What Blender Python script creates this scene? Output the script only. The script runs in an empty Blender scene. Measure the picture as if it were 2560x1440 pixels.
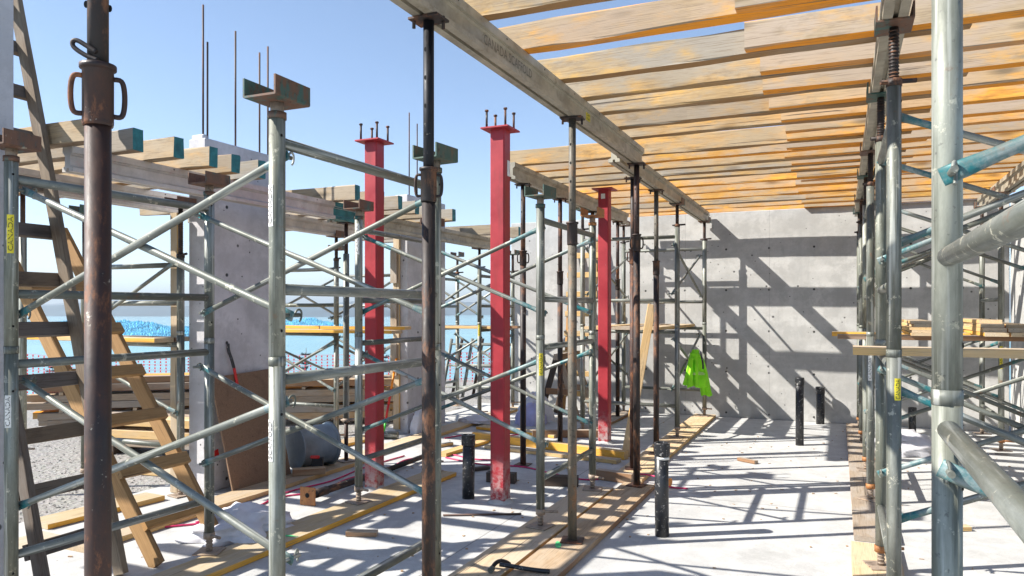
import bpy, bmesh, math, random
from mathutils import Vector, Matrix, noise

# ------------------------------------------------------------------ camera, sky, sun, exposure
sc = bpy.context.scene
col = sc.collection
R = random.Random(11)
rad = math.radians

cam_d = bpy.data.cameras.new('camera')
cam = bpy.data.objects.new('camera', cam_d)
col.objects.link(cam)
cam.location = (0, 0, 1.6)
cam.rotation_euler = (rad(90), 0, rad(24))
cam_d.sensor_width = 36
cam_d.lens = 26.0
cam_d.shift_y = 0.0215
cam_d.clip_start = 0.05
cam_d.clip_end = 60000
sc.camera = cam

SUN_DIR = Vector((1.0, 0.63, -1.0)).normalized()      # the way the light travels
SUN_EL = math.asin(-SUN_DIR.z)
SUN_ROT = math.atan2(-SUN_DIR.x, -SUN_DIR.y)
world = bpy.data.worlds.new('World')
sc.world = world
world.use_nodes = True
wn = world.node_tree
wn.nodes.clear()
sky_n = wn.nodes.new('ShaderNodeTexSky')
sky_n.sky_type = 'NISHITA'
sky_n.sun_disc = False
sky_n.sun_elevation = SUN_EL
sky_n.sun_rotation = SUN_ROT
sky_n.altitude = 2500
sky_n.air_density = 1.0
sky_n.dust_density = 0.05
sky_n.ozone_density = 0.25
bg = wn.nodes.new('ShaderNodeBackground')
bg.inputs['Strength'].default_value = 0.115
wo = wn.nodes.new('ShaderNodeOutputWorld')
wn.links.new(sky_n.outputs[0], bg.inputs[0])
wn.links.new(bg.outputs[0], wo.inputs[0])

sun_d = bpy.data.lights.new('sun', 'SUN')
sun_d.energy = 5.0
sun_d.angle = rad(0.5)
sun_d.color = (1.0, 0.95, 0.87)
sun = bpy.data.objects.new('sun', sun_d)
col.objects.link(sun)
sun.location = (-8, -6, 12)
sun.rotation_euler = SUN_DIR.to_track_quat('-Z', 'Y').to_euler()

sc.render.engine = 'CYCLES'
sc.view_settings.view_transform = 'Standard'
sc.view_settings.look = 'None'
sc.view_settings.exposure = 1.08
sc.view_settings.gamma = 1.0
sc.view_settings.use_curve_mapping = False
sc.cycles.max_bounces = 10
sc.cycles.diffuse_bounces = 8
sc.cycles.glossy_bounces = 3
sc.cycles.use_denoising = True


# ------------------------------------------------------------------ materials
class NT:
    def __init__(self, name):
        self.m = bpy.data.materials.new(name)
        self.m.use_nodes = True
        self.t = self.m.node_tree
        self.t.nodes.clear()
        self.out = self.t.nodes.new('ShaderNodeOutputMaterial')
        self.b = self.t.nodes.new('ShaderNodeBsdfPrincipled')
        self.t.links.new(self.b.outputs[0], self.out.inputs[0])
        self._vec = None

    def n(self, typ, **kw):
        nd = self.t.nodes.new('ShaderNode' + typ)
        for k, v in kw.items():
            setattr(nd, k, v)
        return nd

    def l(self, a, b):
        self.t.links.new(a, b)

    def vec(self):
        """object coordinates shifted by a random amount for each object"""
        if self._vec is None:
            tc = self.n('TexCoord')
            oi = self.n('ObjectInfo')
            mu = self.n('Math', operation='MULTIPLY')
            mu.inputs[1].default_value = 37.0
            self.l(oi.outputs['Random'], mu.inputs[0])
            ad = self.n('VectorMath', operation='ADD')
            self.l(tc.outputs['Object'], ad.inputs[0])
            self.l(mu.outputs[0], ad.inputs[1])
            self._vec = ad.outputs[0]
            self.rnd = oi.outputs['Random']
            self.tc = tc
        return self._vec

    def noise(self, scale, detail=4, rough=0.55, stretch=None, vec=None, dist=0.0):
        v = vec or self.vec()
        if stretch:
            mp = self.n('Mapping')
            mp.inputs['Scale'].default_value = stretch
            self.l(v, mp.inputs[0])
            v = mp.outputs[0]
        nz = self.n('TexNoise')
        nz.inputs['Scale'].default_value = scale
        nz.inputs['Detail'].default_value = detail
        nz.inputs['Roughness'].default_value = rough
        nz.inputs['Distortion'].default_value = dist
        self.l(v, nz.inputs['Vector'])
        return nz.outputs['Fac']

    def ramp(self, fac, stops):
        r = self.n('ValToRGB')
        e = r.color_ramp.elements
        while len(e) < len(stops):
            e.new(0.5)
        for el, (p, c) in zip(e, stops):
            el.position = p
            el.color = (c, c, c, 1) if isinstance(c, (int, float)) else (c[0], c[1], c[2], 1)
        self.l(fac, r.inputs[0])
        return r.outputs[0]

    def mix(self, fac, a, b, mode='MIX'):
        m = self.n('MixRGB', blend_type=mode)
        for i, v in enumerate((fac, a, b)):
            sock = m.inputs[i]
            if isinstance(v, (int, float)):
                sock.default_value = v if i == 0 else (v, v, v, 1)
            elif isinstance(v, tuple):
                sock.default_value = (v[0], v[1], v[2], 1)
            else:
                self.l(v, sock)
        return m.outputs[0]

    def math(self, op, a, b=None):
        m = self.n('Math', operation=op)
        for sock, v in ((m.inputs[0], a), (m.inputs[1], b)):
            if v is None:
                continue
            if isinstance(v, (int, float)):
                sock.default_value = v
            else:
                self.l(v, sock)
        return m.outputs[0]

    def col(self, v):
        if isinstance(v, tuple):
            self.b.inputs['Base Color'].default_value = (v[0], v[1], v[2], 1)
        else:
            self.l(v, self.b.inputs['Base Color'])

    def set(self, rough=None, metal=None):
        for key, v in (('Roughness', rough), ('Metallic', metal)):
            if v is None:
                continue
            if isinstance(v, (int, float)):
                self.b.inputs[key].default_value = v
            else:
                self.l(v, self.b.inputs[key])

    def bump(self, h, strength=0.3, dist=0.01):
        b = self.n('Bump')
        b.inputs['Strength'].default_value = strength
        b.inputs['Distance'].default_value = dist
        self.l(h, b.inputs['Height'])
        self.l(b.outputs[0], self.b.inputs['Normal'])


MAT = {}


def galvanised(name, lo=(.075, .083, .074), hi=(.265, .275, .245), metal=0.2, tint=None):
    t = NT(name)
    v = t.vec()
    big = t.noise(6, 7, .7, (1, 1, .25))
    c = t.ramp(big, [(.34, lo), (.50, tuple((a + b) / 2 for a, b in zip(lo, hi))), (.62, hi)])
    st = t.noise(18, 5, .65, (1, 1, .05))
    c = t.mix(t.ramp(st, [(.46, 0.0), (.58, .75)]), c, (.095, .10, .075))
    st2 = t.noise(34, 3, .6, (1, 1, .03))
    c = t.mix(t.ramp(st2, [(.55, 0.0), (.66, .65)]), c, (.55, .56, .52))
    sp = t.noise(48, 3, .7)
    c = t.mix(t.ramp(sp, [(.64, 0.0), (.72, .6)]), c, (.07, .065, .06))
    sp2 = t.noise(14, 5, .75)
    c = t.mix(t.ramp(sp2, [(.60, 0.0), (.64, .75)]), c, (.50, .48, .38))
    rs = t.noise(8, 6, .7)
    c = t.mix(t.ramp(rs, [(.62, 0.0), (.70, .7)]), c, (.20, .10, .05))
    if tint:
        tn = t.noise(9, 6, .75)
        c = t.mix(t.ramp(tn, [(.40, 1.0), (.56, .15)]), c, tint)
    t.col(c)
    t.set(t.ramp(big, [(.36, .62), (.62, .40)]), metal)
    t.bump(t.math('ADD', sp, sp2), .2, .002)
    MAT[name] = t.m


def rusty(name, a, b, c3, metal=0.12, t0=.38, t1=.52, t2=.63):
    t = NT(name)
    big = t.noise(9, 9, .75, (1, 1, .4))
    c = t.ramp(big, [(t0, a), (t1, b), (t2, c3)])
    sp = t.noise(42, 4, .7)
    c = t.mix(t.ramp(sp, [(.58, 0.0), (.66, .7)]), c, (.028, .02, .018))
    cr = t.noise(13, 6, .75)
    c = t.mix(t.ramp(cr, [(.65, 0.0), (.69, .75)]), c, (.46, .42, .34))
    t.col(c)
    t.set(t.ramp(big, [(.35, .42), (.65, .8)]), metal)
    t.bump(sp, .25, .002)
    MAT[name] = t.m


def wood(name, dark, light, edge=None, axis=2, knots=.55, grey=None, rich=None):
    """grain runs along the object's own x axis"""
    t = NT(name)
    v = t.vec()
    big = t.noise(2.4, 5, .65, (.7, 2.0, 2.0))
    gr = t.noise(9, 6, .65, (.35, 9, 9), dist=.6)
    fine = t.noise(40, 3, .6, (.12, 6, 6))
    c = t.ramp(gr, [(.22, dark), (.74, light)])
    pt = t.noise(3.0, 5, .7, (.6, 1.6, 1.6))
    if rich:
        c = t.mix(t.ramp(pt, [(.50, 0.0), (.60, .8)]), c, rich)
    if grey:
        c = t.mix(t.ramp(big, [(.42, 0.0), (.56, .9)]), c, grey)
    hue = t.ramp(t.rnd, [(0.0, (.74, .68, .60)), (.25, (1.0, .96, .90)), (.5, (.80, .83, .86)), (.75, (1.06, .97, .82)), (1.0, (1.12, .93, .66))])
    c = t.mix(1.0, c, hue, 'MULTIPLY')
    if edge:  # orange joist edges are painted bounce glow; plank edges keep their own colour
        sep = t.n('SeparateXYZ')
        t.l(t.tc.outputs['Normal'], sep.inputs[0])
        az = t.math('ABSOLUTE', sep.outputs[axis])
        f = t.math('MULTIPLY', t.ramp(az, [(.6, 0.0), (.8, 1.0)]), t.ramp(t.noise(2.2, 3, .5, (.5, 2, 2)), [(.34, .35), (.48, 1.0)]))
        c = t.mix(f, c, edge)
    vo = t.n('TexVoronoi')
    mp = t.n('Mapping')
    mp.inputs['Scale'].default_value = (1.6, 6, 6)
    t.l(v, mp.inputs[0])
    t.l(mp.outputs[0], vo.inputs['Vector'])
    vo.inputs['Scale'].default_value = 1.0
    c = t.mix(t.ramp(vo.outputs['Distance'], [(.05, knots), (.20, 0.0)]), c, tuple(x * .40 for x in dark))
    c = t.mix(t.ramp(fine, [(.32, .6), (.46, 0.0)]), c, tuple(x * .5 for x in dark))
    crk = t.noise(5, 3, .5, (.14, 11, 11))
    c = t.mix(t.ramp(crk, [(.28, .9), (.325, 0.0)]), c, (.05, .035, .025))
    stn = t.noise(3.5, 6, .7, (.8, 2, 2))
    c = t.mix(t.ramp(stn, [(.58, 0.0), (.70, .5)]), c, tuple(x * .55 for x in dark))
    t.col(c)
    t.set(.78)
    t.bump(t.math('ADD', gr, fine), .25, .004)
    MAT[name] = t.m


def concrete_floor():
    t = NT('concrete_floor')
    tc = t.n('TexCoord')
    v = tc.outputs['Object']
    a = t.noise(.9, 6, .65, vec=v)
    b = t.noise(6, 6, .7, vec=v)
    f = t.noise(140, 3, .7, vec=v)
    c = t.ramp(a, [(.3, (.45, .45, .44)), (.55, (.53, .53, .515)), (.75, (.59, .585, .565))])
    c = t.mix(t.ramp(b, [(.42, .35), (.6, 0.0)]), c, (.30, .295, .29))
    c = t.mix(t.ramp(f, [(.32, .5), (.45, 0.0)]), c, (.20, .20, .20))
    sc2 = t.noise(3.2, 8, .8, vec=v)
    c = t.mix(t.ramp(sc2, [(.64, 0.0), (.72, .35)]), c, (.58, .57, .55))
    dk = t.noise(1.9, 7, .72, vec=v)
    c = t.mix(t.ramp(dk, [(.34, .40), (.45, 0.0)]), c, (.31, .305, .29))
    sw = t.noise(4.5, 5, .7, (1, .22, 1), vec=v, dist=1.5)
    c = t.mix(t.ramp(sw, [(.58, 0.0), (.68, .45)]), c, (.62, .60, .57))
    rustst = t.noise(.8, 6, .7, vec=v)
    c = t.mix(t.ramp(rustst, [(.62, 0.0), (.70, .35)]), c, (.36, .30, .24))
    sepf = t.n('SeparateXYZ')
    t.l(v, sepf.inputs[0])
    jx = t.math('ABSOLUTE', t.math('SUBTRACT', sepf.outputs[0], -.62))
    jy = t.math('ABSOLUTE', t.math('SUBTRACT', sepf.outputs[1], 3.2))
    c = t.mix(t.ramp(t.math('MINIMUM', jx, jy), [(.003, .8), (.006, 0.0)]), c, (.16, .155, .15))
    br = t.n('TexVoronoi')
    br.feature = 'F1'
    br.inputs['Scale'].default_value = 3.4
    t.l(v, br.inputs['Vector'])
    c = t.mix(t.ramp(br.outputs['Distance'], [(.015, .8), (.035, 0.0)]), c, (.12, .10, .09))
    t.col(c)
    t.set(.85)
    t.bump(t.math('ADD', b, f), .25, .004)
    MAT['concrete_floor'] = t.m


def concrete_wall(name, base=.40, tie=True, tint=(1, 1, 1)):
    t = NT(name)
    tc = t.n('TexCoord')
    v = tc.outputs['Object']
    a = t.noise(1.3, 6, .6, vec=v)
    s = t.noise(5, 5, .65, (1, 1, .09), vec=v)
    f = t.noise(90, 3, .7, vec=v)
    k = lambda x: tuple(base * x * q for q in tint)
    c = t.ramp(a, [(.32, k(.78)), (.52, k(1.0)), (.70, k(1.12))])
    c = t.mix(t.ramp(s, [(.36, .4), (.50, 0.0)]), c, k(.74))
    c = t.mix(t.ramp(s, [(.60, 0.0), (.75, .25)]), c, k(1.2))
    bl = t.noise(3.4, 8, .75, vec=v)
    c = t.mix(t.ramp(bl, [(.42, .6), (.52, 0.0)]), c, k(.70))
    c = t.mix(t.ramp(bl, [(.56, 0.0), (.66, .5)]), c, k(1.22))
    hb = t.noise(1.4, 4, .6, (.22, .22, 2.2), vec=v)
    c = t.mix(t.ramp(hb, [(.40, .45), (.55, 0.0)]), c, k(.76))
    c = t.mix(t.ramp(f, [(.30, .4), (.42, 0.0)]), c, k(.55))
    vo = t.n('TexVoronoi')
    vo.inputs['Scale'].default_value = 9.0
    t.l(v, vo.inputs['Vector'])
    th = t.noise(1.7, 3, .6, vec=v)
    bug = t.math('MULTIPLY', t.ramp(vo.outputs['Distance'], [(.055, 1.0), (.085, 0.0)]), t.ramp(th, [(.36, 0.0), (.48, 1.0)]))
    vo2 = t.n('TexVoronoi')
    vo2.inputs['Scale'].default_value = 3.6
    t.l(v, vo2.inputs['Vector'])
    bug = t.math('MAXIMUM', bug, t.ramp(vo2.outputs['Distance'], [(.045, .9), (.07, 0.0)]))
    c = t.mix(bug, c, (.06, .06, .06))
    h = t.math('SUBTRACT', t.math('MULTIPLY', a, .4), bug)
    if tie:
        sep = t.n('SeparateXYZ')
        t.l(v, sep.inputs[0])
        along = t.math('ADD', sep.outputs[0], sep.outputs[1])

        def cell(x, step, off):
            q = t.math('DIVIDE', t.math('ADD', x, off), step)
            q = t.math('SUBTRACT', t.math('FRACT', q), .5)
            return t.math('MULTIPLY', t.math('ABSOLUTE', q), step)
        dx = cell(along, .61, 40.1)
        dz = cell(sep.outputs[2], .61, 40.2)
        d2 = t.math('SQRT', t.math('ADD', t.math('MULTIPLY', dx, dx), t.math('MULTIPLY', dz, dz)))
        hole = t.ramp(d2, [(.013, 1.0), (.018, 0.0)])
        c = t.mix(hole, c, (.035, .035, .035))
        seam = t.ramp(cell(along, 1.22, 40.4), [(.003, .55), (.008, 0.0)])
        c = t.mix(seam, c, k(.62))
        seam2 = t.ramp(cell(sep.outputs[2], 2.44, 40.85), [(.003, .4), (.008, 0.0)])
        c = t.mix(seam2, c, k(.66))
        h = t.math('SUBTRACT', h, hole)
    t.col(c)
    t.set(.82)
    t.bump(h, .35, .01)
    MAT[name] = t.m


def plain(name, c, rough=.6, metal=0.0, vary=.18, scale=8, dirt=None, spots=0.0):
    t = NT(name)
    a = t.noise(scale, 5, .65)
    lo = tuple(x * (1 - vary) for x in c)
    hi = tuple(min(1, x * (1 + vary)) for x in c)
    cc = t.ramp(a, [(.35, lo), (.65, hi)])
    if dirt:
        d = t.noise(scale * 1.7, 6, .75)
        cc = t.mix(t.ramp(d, [(.56, 0.0), (.68, .75)]), cc, dirt)
    if spots:
        d = t.noise(45, 3, .7)
        cc = t.mix(t.ramp(d, [(.60, 0.0), (.68, spots)]), cc, (.6, .58, .55))
    t.col(cc)
    t.set(rough, metal)
    t.bump(a, .1, .004)
    MAT[name] = t.m


galvanised('galvanised')
galvanised('galvanised_pale', (.10, .108, .085), (.32, .33, .28), .15)
galvanised('teal_tube', (.14, .17, .17), (.34, .38, .38), .1, tint=(.010, .13, .145))
rusty('rust_dark', (.014, .012, .012), (.032, .021, .018), (.20, .09, .045))
rusty('rust_brown', (.026, .015, .013), (.060, .027, .019), (.30, .12, .05))
rusty('rust_orange', (.16, .07, .03), (.36, .15, .05), (.50, .24, .09), t0=.3, t1=.5, t2=.7)
rusty('rust_pale', (.20, .15, .115), (.34, .27, .21), (.42, .30, .20))
rusty('rust_mottled', (.075, .07, .058), (.15, .13, .10), (.36, .17, .07), .2, .38, .55, .70)
rusty('black_steel', (.012, .013, .016), (.03, .032, .038), (.13, .075, .05), .5, .4, .62, .78)
rusty('head_rust', (.03, .105, .095), (.125, .068, .045), (.20, .10, .06), t0=.40, t1=.47, t2=.62)
rusty('head_green', (.03, .075, .065), (.06, .11, .09), (.18, .11, .07))
rusty('rebar', (.05, .033, .028), (.09, .055, .045), (.16, .08, .05))
wood('joist_grey', (.30, .19, .085), (.56, .41, .22), edge=(.34, .19, .075), grey=(.36, .325, .275), rich=(.64, .38, .10), knots=.8)
wood('joist_bounce_orange', (.36, .265, .16), (.53, .42, .285), edge=(.88, .33, .015), grey=(.46, .37, .29), rich=(.70, .38, .08), knots=.8)  # edge: warm light bounced off the floor, painted into upward and downward faces
wood('joist_honey', (.44, .20, .04), (.72, .41, .10), edge=(.86, .33, .015), grey=(.46, .36, .26), rich=(.80, .42, .06), knots=.8)  # edge colour stands in for the glow from below
wood('plank_pale', (.44, .34, .22), (.66, .54, .38), edge=(.62, .40, .16), axis=1, grey=(.55, .47, .37), knots=.4)
wood('plank_gold', (.46, .33, .17), (.64, .50, .31), edge=(.74, .38, .05), axis=1, knots=.4, grey=(.56, .46, .33))
wood('plank_brown', (.30, .22, .15), (.48, .38, .28), edge=(.26, .14, .07), axis=1, grey=(.44, .38, .32))
wood('plank_dark', (.045, .032, .026), (.11, .08, .062), knots=.3)
wood('ladder_dark', (.055, .043, .036), (.15, .12, .10), grey=(.16, .14, .13))
wood('ladder_rail', (.075, .060, .050), (.20, .165, .14), grey=(.19, .175, .165))
wood('joist_weathered', (.24, .185, .125), (.46, .385, .28), edge=(.24, .17, .11), grey=(.37, .34, .30), knots=.8)
wood('ladder_new', (.29, .165, .065), (.46, .29, .13), knots=.5)
wood('plywood', (.19, .115, .07), (.30, .19, .12), knots=.2)
wood('timber_old', (.24, .17, .115), (.46, .36, .26), grey=(.36, .32, .28))
concrete_floor()
concrete_wall('concrete_wall', .49, True, (1.01, 1.0, .965))
concrete_wall('concrete_pier', .58, True, (1, .985, 1.02))


def red_primer():
    t = NT('red_primer')
    t.vec()
    a = t.noise(3, 6, .7)
    c = t.ramp(a, [(.35, (.29, .016, .025)), (.65, (.41, .026, .038))])
    dr = t.noise(10, 5, .7, (1, 1, .12))
    c = t.mix(t.ramp(dr, [(.56, 0.0), (.68, .6)]), c, (.22, .022, .026))
    sep = t.n('SeparateXYZ')
    t.l(t.tc.outputs['Object'], sep.inputs[0])
    low = t.ramp(sep.outputs[2], [(.010, 0.0), (.02, 1.0), (.42, 0.0)])
    sp = t.noise(14, 7, .75)
    f = t.math('MULTIPLY', low, t.ramp(sp, [(.42, 0.0), (.56, .9)]))
    c = t.mix(f, c, (.48, .42, .40))
    scf = t.noise(7, 8, .8, (1.5, 1.5, .7))
    c = t.mix(t.ramp(scf, [(.66, 0.0), (.70, .8)]), c, (.60, .45, .45))
    rs = t.noise(22, 5, .7)
    c = t.mix(t.ramp(rs, [(.66, 0.0), (.71, .8)]), c, (.12, .04, .025))
    t.col(c)
    t.set(t.ramp(a, [(.35, .42), (.65, .65)]))
    t.bump(a, .15, .004)
    MAT['red_primer'] = t.m


red_primer()
plain('alu_beam', (.38, .345, .27), .5, .3, .25, 5, dirt=(.20, .17, .12), spots=.2)
plain('alu_pale', (.55, .51, .47), .45, .35, .18, 5, dirt=(.50, .36, .33), spots=.1)
plain('teal_paint', (.02, .16, .165), .6, 0, .35, 12, dirt=(.03, .10, .10))
plain('black_plastic', (.018, .019, .022), .38, 0, .3, 9, dirt=(.06, .06, .065), spots=.55)
plain('dark_hole', (.006, .006, .006), .9)
plain('sticker_white', (.70, .69, .65), .6, 0, .12, 20, dirt=(.42, .40, .35))
plain('sticker_yellow', (.72, .60, .03), .55, 0, .12, 20, dirt=(.45, .38, .08))
plain('ink', (.035, .033, .03), .7)
plain('ink_faded', (.10, .09, .075), .7)
plain('ink_beam', (.15, .135, .11), .6, .2)
plain('hi_vis', (.28, .80, .015), .75, 0, .14, 6)
plain('hi_vis_tape', (.55, .80, .25), .5)
plain('cord_pink', (.62, .03, .13), .5)
plain('cloth_white', (.66, .65, .68), .85, 0, .1, 7)
plain('cloth_lilac', (.42, .42, .66), .8, 0, .1, 7)
plain('blower_grey', (.20, .24, .27), .42, .1, .2, 5)
plain('red_plastic', (.55, .02, .02), .45)
plain('orange_plastic', (.80, .25, .01), .45)
plain('green_plastic', (.06, .60, .06), .45)
plain('yellow_plastic', (.75, .42, .02), .5)
plain('net_orange', (.80, .07, .085), .7)
plain('net_thin', (.80, .30, .34), .7)
plain('green_spray', (.10, .55, .20), .85, 0, .2, 20)
plain('white_label', (.75, .75, .73), .6)
plain('mint_paint', (.09, .42, .33), .7, 0, .2, 10, dirt=(.2, .3, .25))
plain('trunk_bark', (.11, .085, .07), .9)
plain('needles', (.045, .085, .10), .8, 0, .4, 2)
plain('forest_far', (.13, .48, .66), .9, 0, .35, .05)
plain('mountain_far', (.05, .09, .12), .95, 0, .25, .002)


def gravel_mat():
    t = NT('gravel')
    tc = t.n('TexCoord')
    v = tc.outputs['Object']
    a = t.noise(.35, 5, .6, vec=v)
    vo = t.n('TexVoronoi')
    vo.inputs['Scale'].default_value = 22
    t.l(v, vo.inputs['Vector'])
    f = t.noise(50, 4, .7, vec=v)
    c = t.ramp(a, [(.35, (.30, .285, .265)), (.65, (.42, .40, .37))])
    c = t.mix(.5, c, t.mix(.75, vo.outputs['Color'], (.4, .38, .36)), 'MULTIPLY')
    c = t.mix(.55, c, (.38, .365, .34))
    c = t.mix(t.ramp(f, [(.35, .6), (.5, 0.0)]), c, (.16, .15, .14))
    far = t.n('SeparateXYZ')
    t.l(v, far.inputs[0])
    c = t.mix(t.ramp(t.math('MULTIPLY', far.outputs[2], -.1), [(.4, 0.0), (.8, 1.0)]), c, (.045, .075, .05))
    t.col(c)
    t.set(.9)
    t.bump(t.math('ADD', vo.outputs['Distance'], f), .8, .02)
    MAT['gravel'] = t.m


gravel_mat()


def water_mat():
    t = NT('water')
    tc = t.n('TexCoord')
    v = tc.outputs['Object']
    a = t.noise(.0022, 4, .5, (1, 1, 1), vec=v)
    c = t.ramp(a, [(.35, (.13, .30, .34)), (.65, (.18, .37, .41))])
    t.col(c)
    t.set(.22)
    t.b.inputs['IOR'].default_value = 1.33
    w = t.noise(.06, 5, .6, vec=v)
    t.bump(w, .06, 1.0)
    MAT['water'] = t.m


water_mat()


# ------------------------------------------------------------------ object helpers
def link(o, parent=None):
    col.objects.link(o)
    if parent is not None:
        o.parent = parent
    return o


def tag(o, label=None, cat=None, group=None, kind=None):
    if label:
        o['label'] = label
    if cat:
        o['category'] = cat
    if group:
        o['group'] = group
    if kind or cat:
        o['kind'] = kind or 'thing'
    return o


def thing(name, label, cat, loc=(0, 0, 0), group=None):
    o = bpy.data.objects.new(name, None)
    o.empty_display_size = .1
    o.location = loc
    link(o)
    return tag(o, label, cat, group)


def root_of(p):
    v = Vector((0, 0, 0))
    while p is not None:
        v += Vector(p.location) if p.type == 'EMPTY' else Vector((0, 0, 0))
        p = p.parent
    return v


def put(name, me, parent, world_m):
    """links a mesh at a world matrix below its parent (parents: plain empties or meshes placed by put)"""
    o = bpy.data.objects.new(name, me)
    link(o, parent)
    if parent is not None:
        o.matrix_parent_inverse = WM[parent.name].inverted() if parent.name in WM else Matrix.Translation(parent.location).inverted()
    o.matrix_basis = world_m
    WM[o.name] = world_m.copy()
    return o


WM = {}


def mesh(name, verts, faces, mats, smooth=None, mi=None):
    me = bpy.data.meshes.new(name)
    me.from_pydata(verts, [], faces)
    for m in (mats if isinstance(mats, (list, tuple)) else [mats]):
        me.materials.append(MAT[m])
    if smooth is True:
        me.polygons.foreach_set('use_smooth', [True] * len(me.polygons))
    elif smooth:
        for i in smooth:
            me.polygons[i].use_smooth = True
    if mi:
        for i, k in mi.items():
            me.polygons[i].material_index = k
    me.update()
    return me


def frame_along(p0, p1, up=Vector((0, 0, 1))):
    """rotation whose x axis runs p0 -> p1"""
    x = (Vector(p1) - Vector(p0)).normalized()
    if abs(x.dot(up)) > .999:
        up = Vector((0, 1, 0))
    y = up.cross(x).normalized()
    z = x.cross(y)
    m = Matrix((x, y, z)).transposed().to_4x4()
    m.translation = (Vector(p0) + Vector(p1)) / 2
    return m


TUBES = {}


def tube_mesh(r, L, mat, seg=14, r2=None):
    key = (round(r, 4), round(L, 3), mat, seg, r2)
    if key not in TUBES:
        r2 = r if r2 is None else r2
        vs, fs, sm = [], [], []
        for k in range(2):
            for i in range(seg):
                a = 2 * math.pi * i / seg
                rr = (r, r2)[k]
                vs.append((rr * math.cos(a), rr * math.sin(a), -L / 2 + L * k))
        for i in range(seg):
            j = (i + 1) % seg
            fs.append((i, j, seg + j, seg + i))
            sm.append(i)
        fs.append(tuple(range(seg - 1, -1, -1)))
        fs.append(tuple(range(seg, 2 * seg)))
        TUBES[key] = mesh('tube', vs, fs, mat, sm)
    return TUBES[key]


def tube(name, p0, p1, r, mat, parent, seg=14, r2=None):
    p0, p1 = Vector(p0), Vector(p1)
    d = p1 - p0
    q = d.to_track_quat('Z', 'Y').to_matrix().to_4x4()
    q.translation = (p0 + p1) / 2
    return put(name, tube_mesh(r, d.length, mat, seg, r2), parent, q)


def path_mesh(pts, r, mat, seg=8, closed=False):
    pts = [Vector(p) for p in pts]
    n = len(pts)
    vs, fs = [], []
    prev = None
    for i, p in enumerate(pts):
        a = pts[(i - 1) % n] if closed or i > 0 else p
        b = pts[(i + 1) % n] if closed or i < n - 1 else p
        t = (b - a).normalized()
        if prev is None:
            ref = Vector((0, 0, 1)) if abs(t.z) < .9 else Vector((1, 0, 0))
            nrm = (ref - t * ref.dot(t)).normalized()
        else:
            nrm = (prev - t * prev.dot(t)).normalized()
        prev = nrm
        bn = t.cross(nrm)
        for k in range(seg):
            ang = 2 * math.pi * k / seg
            vs.append(p + (nrm * math.cos(ang) + bn * math.sin(ang)) * r)
    m = n if closed else n - 1
    for i in range(m):
        for k in range(seg):
            k2 = (k + 1) % seg
            i2 = (i + 1) % n
            fs.append((i * seg + k, i * seg + k2, i2 * seg + k2, i2 * seg + k))
    ns = len(fs)
    if not closed:
        fs.append(tuple(range(seg - 1, -1, -1)))
        fs.append(tuple((n - 1) * seg + k for k in range(seg)))
    return mesh('bent_bar', vs, fs, mat, list(range(ns)))


def smooth_path(pts, k=6):
    pts = [Vector(p) for p in pts]
    out = []
    for i in range(len(pts) - 1):
        p0 = pts[max(i - 1, 0)]
        p1, p2 = pts[i], pts[i + 1]
        p3 = pts[min(i + 2, len(pts) - 1)]
        for j in range(k):
            t = j / k
            out.append(.5 * ((2 * p1) + (p2 - p0) * t + (2 * p0 - 5 * p1 + 4 * p2 - p3) * t * t + (3 * p1 - p0 - 3 * p2 + p3) * t ** 3))
    out.append(pts[-1])
    return out


BOARDN = [0]


def board_mesh(L, w, h, mat, endmat=None, jit=.0025, ch=.004, seg=None, bow=0.0, twist=0.0):
    """sawn timber along x, slightly crooked, with worn arrises"""
    seg = seg or max(2, min(14, int(L / .18)))
    BOARDN[0] += 1
    s = BOARDN[0] * 7.31
    ring = [(-w / 2 + ch, -h / 2), (w / 2 - ch, -h / 2), (w / 2, -h / 2 + ch), (w / 2, h / 2 - ch),
            (w / 2 - ch, h / 2), (-w / 2 + ch, h / 2), (-w / 2, h / 2 - ch), (-w / 2, -h / 2 + ch)]
    vs, fs, mi = [], [], {}
    for i in range(seg + 1):
        f = i / seg
        x = -L / 2 + L * f
        bz = bow * (1 - (2 * f - 1) ** 2)
        tw = twist * (f - .5)
        for k, (y, z) in enumerate(ring):
            q = Vector((x * 2.2 + s, k * 3.1 + s, s))
            dy = noise.noise(q) * jit * 2
            dz = noise.noise(q + Vector((9, 5, 3))) * jit * 2
            yy, zz = y + dy, z + dz
            vs.append((x, yy * math.cos(tw) - zz * math.sin(tw), yy * math.sin(tw) + zz * math.cos(tw) + bz))
    for i in range(seg):
        for k in range(8):
            k2 = (k + 1) % 8
            fs.append((i * 8 + k, (i + 1) * 8 + k, (i + 1) * 8 + k2, i * 8 + k2))
    fs.append(tuple(range(8)))
    fs.append(tuple(seg * 8 + k for k in range(7, -1, -1)))
    mats = [mat]
    if endmat:
        mats.append(endmat)
        mi = {len(fs) - 1: 1}
    return mesh('sawn_board', vs, fs, mats, None, mi)


def board(name, p0, p1, w, h, mat, parent=None, up=Vector((0, 0, 1)), **kw):
    p0, p1 = Vector(p0), Vector(p1)
    me = board_mesh((p1 - p0).length, w, h, mat, **kw)
    return put(name, me, parent, frame_along(p0, p1, up))


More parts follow.
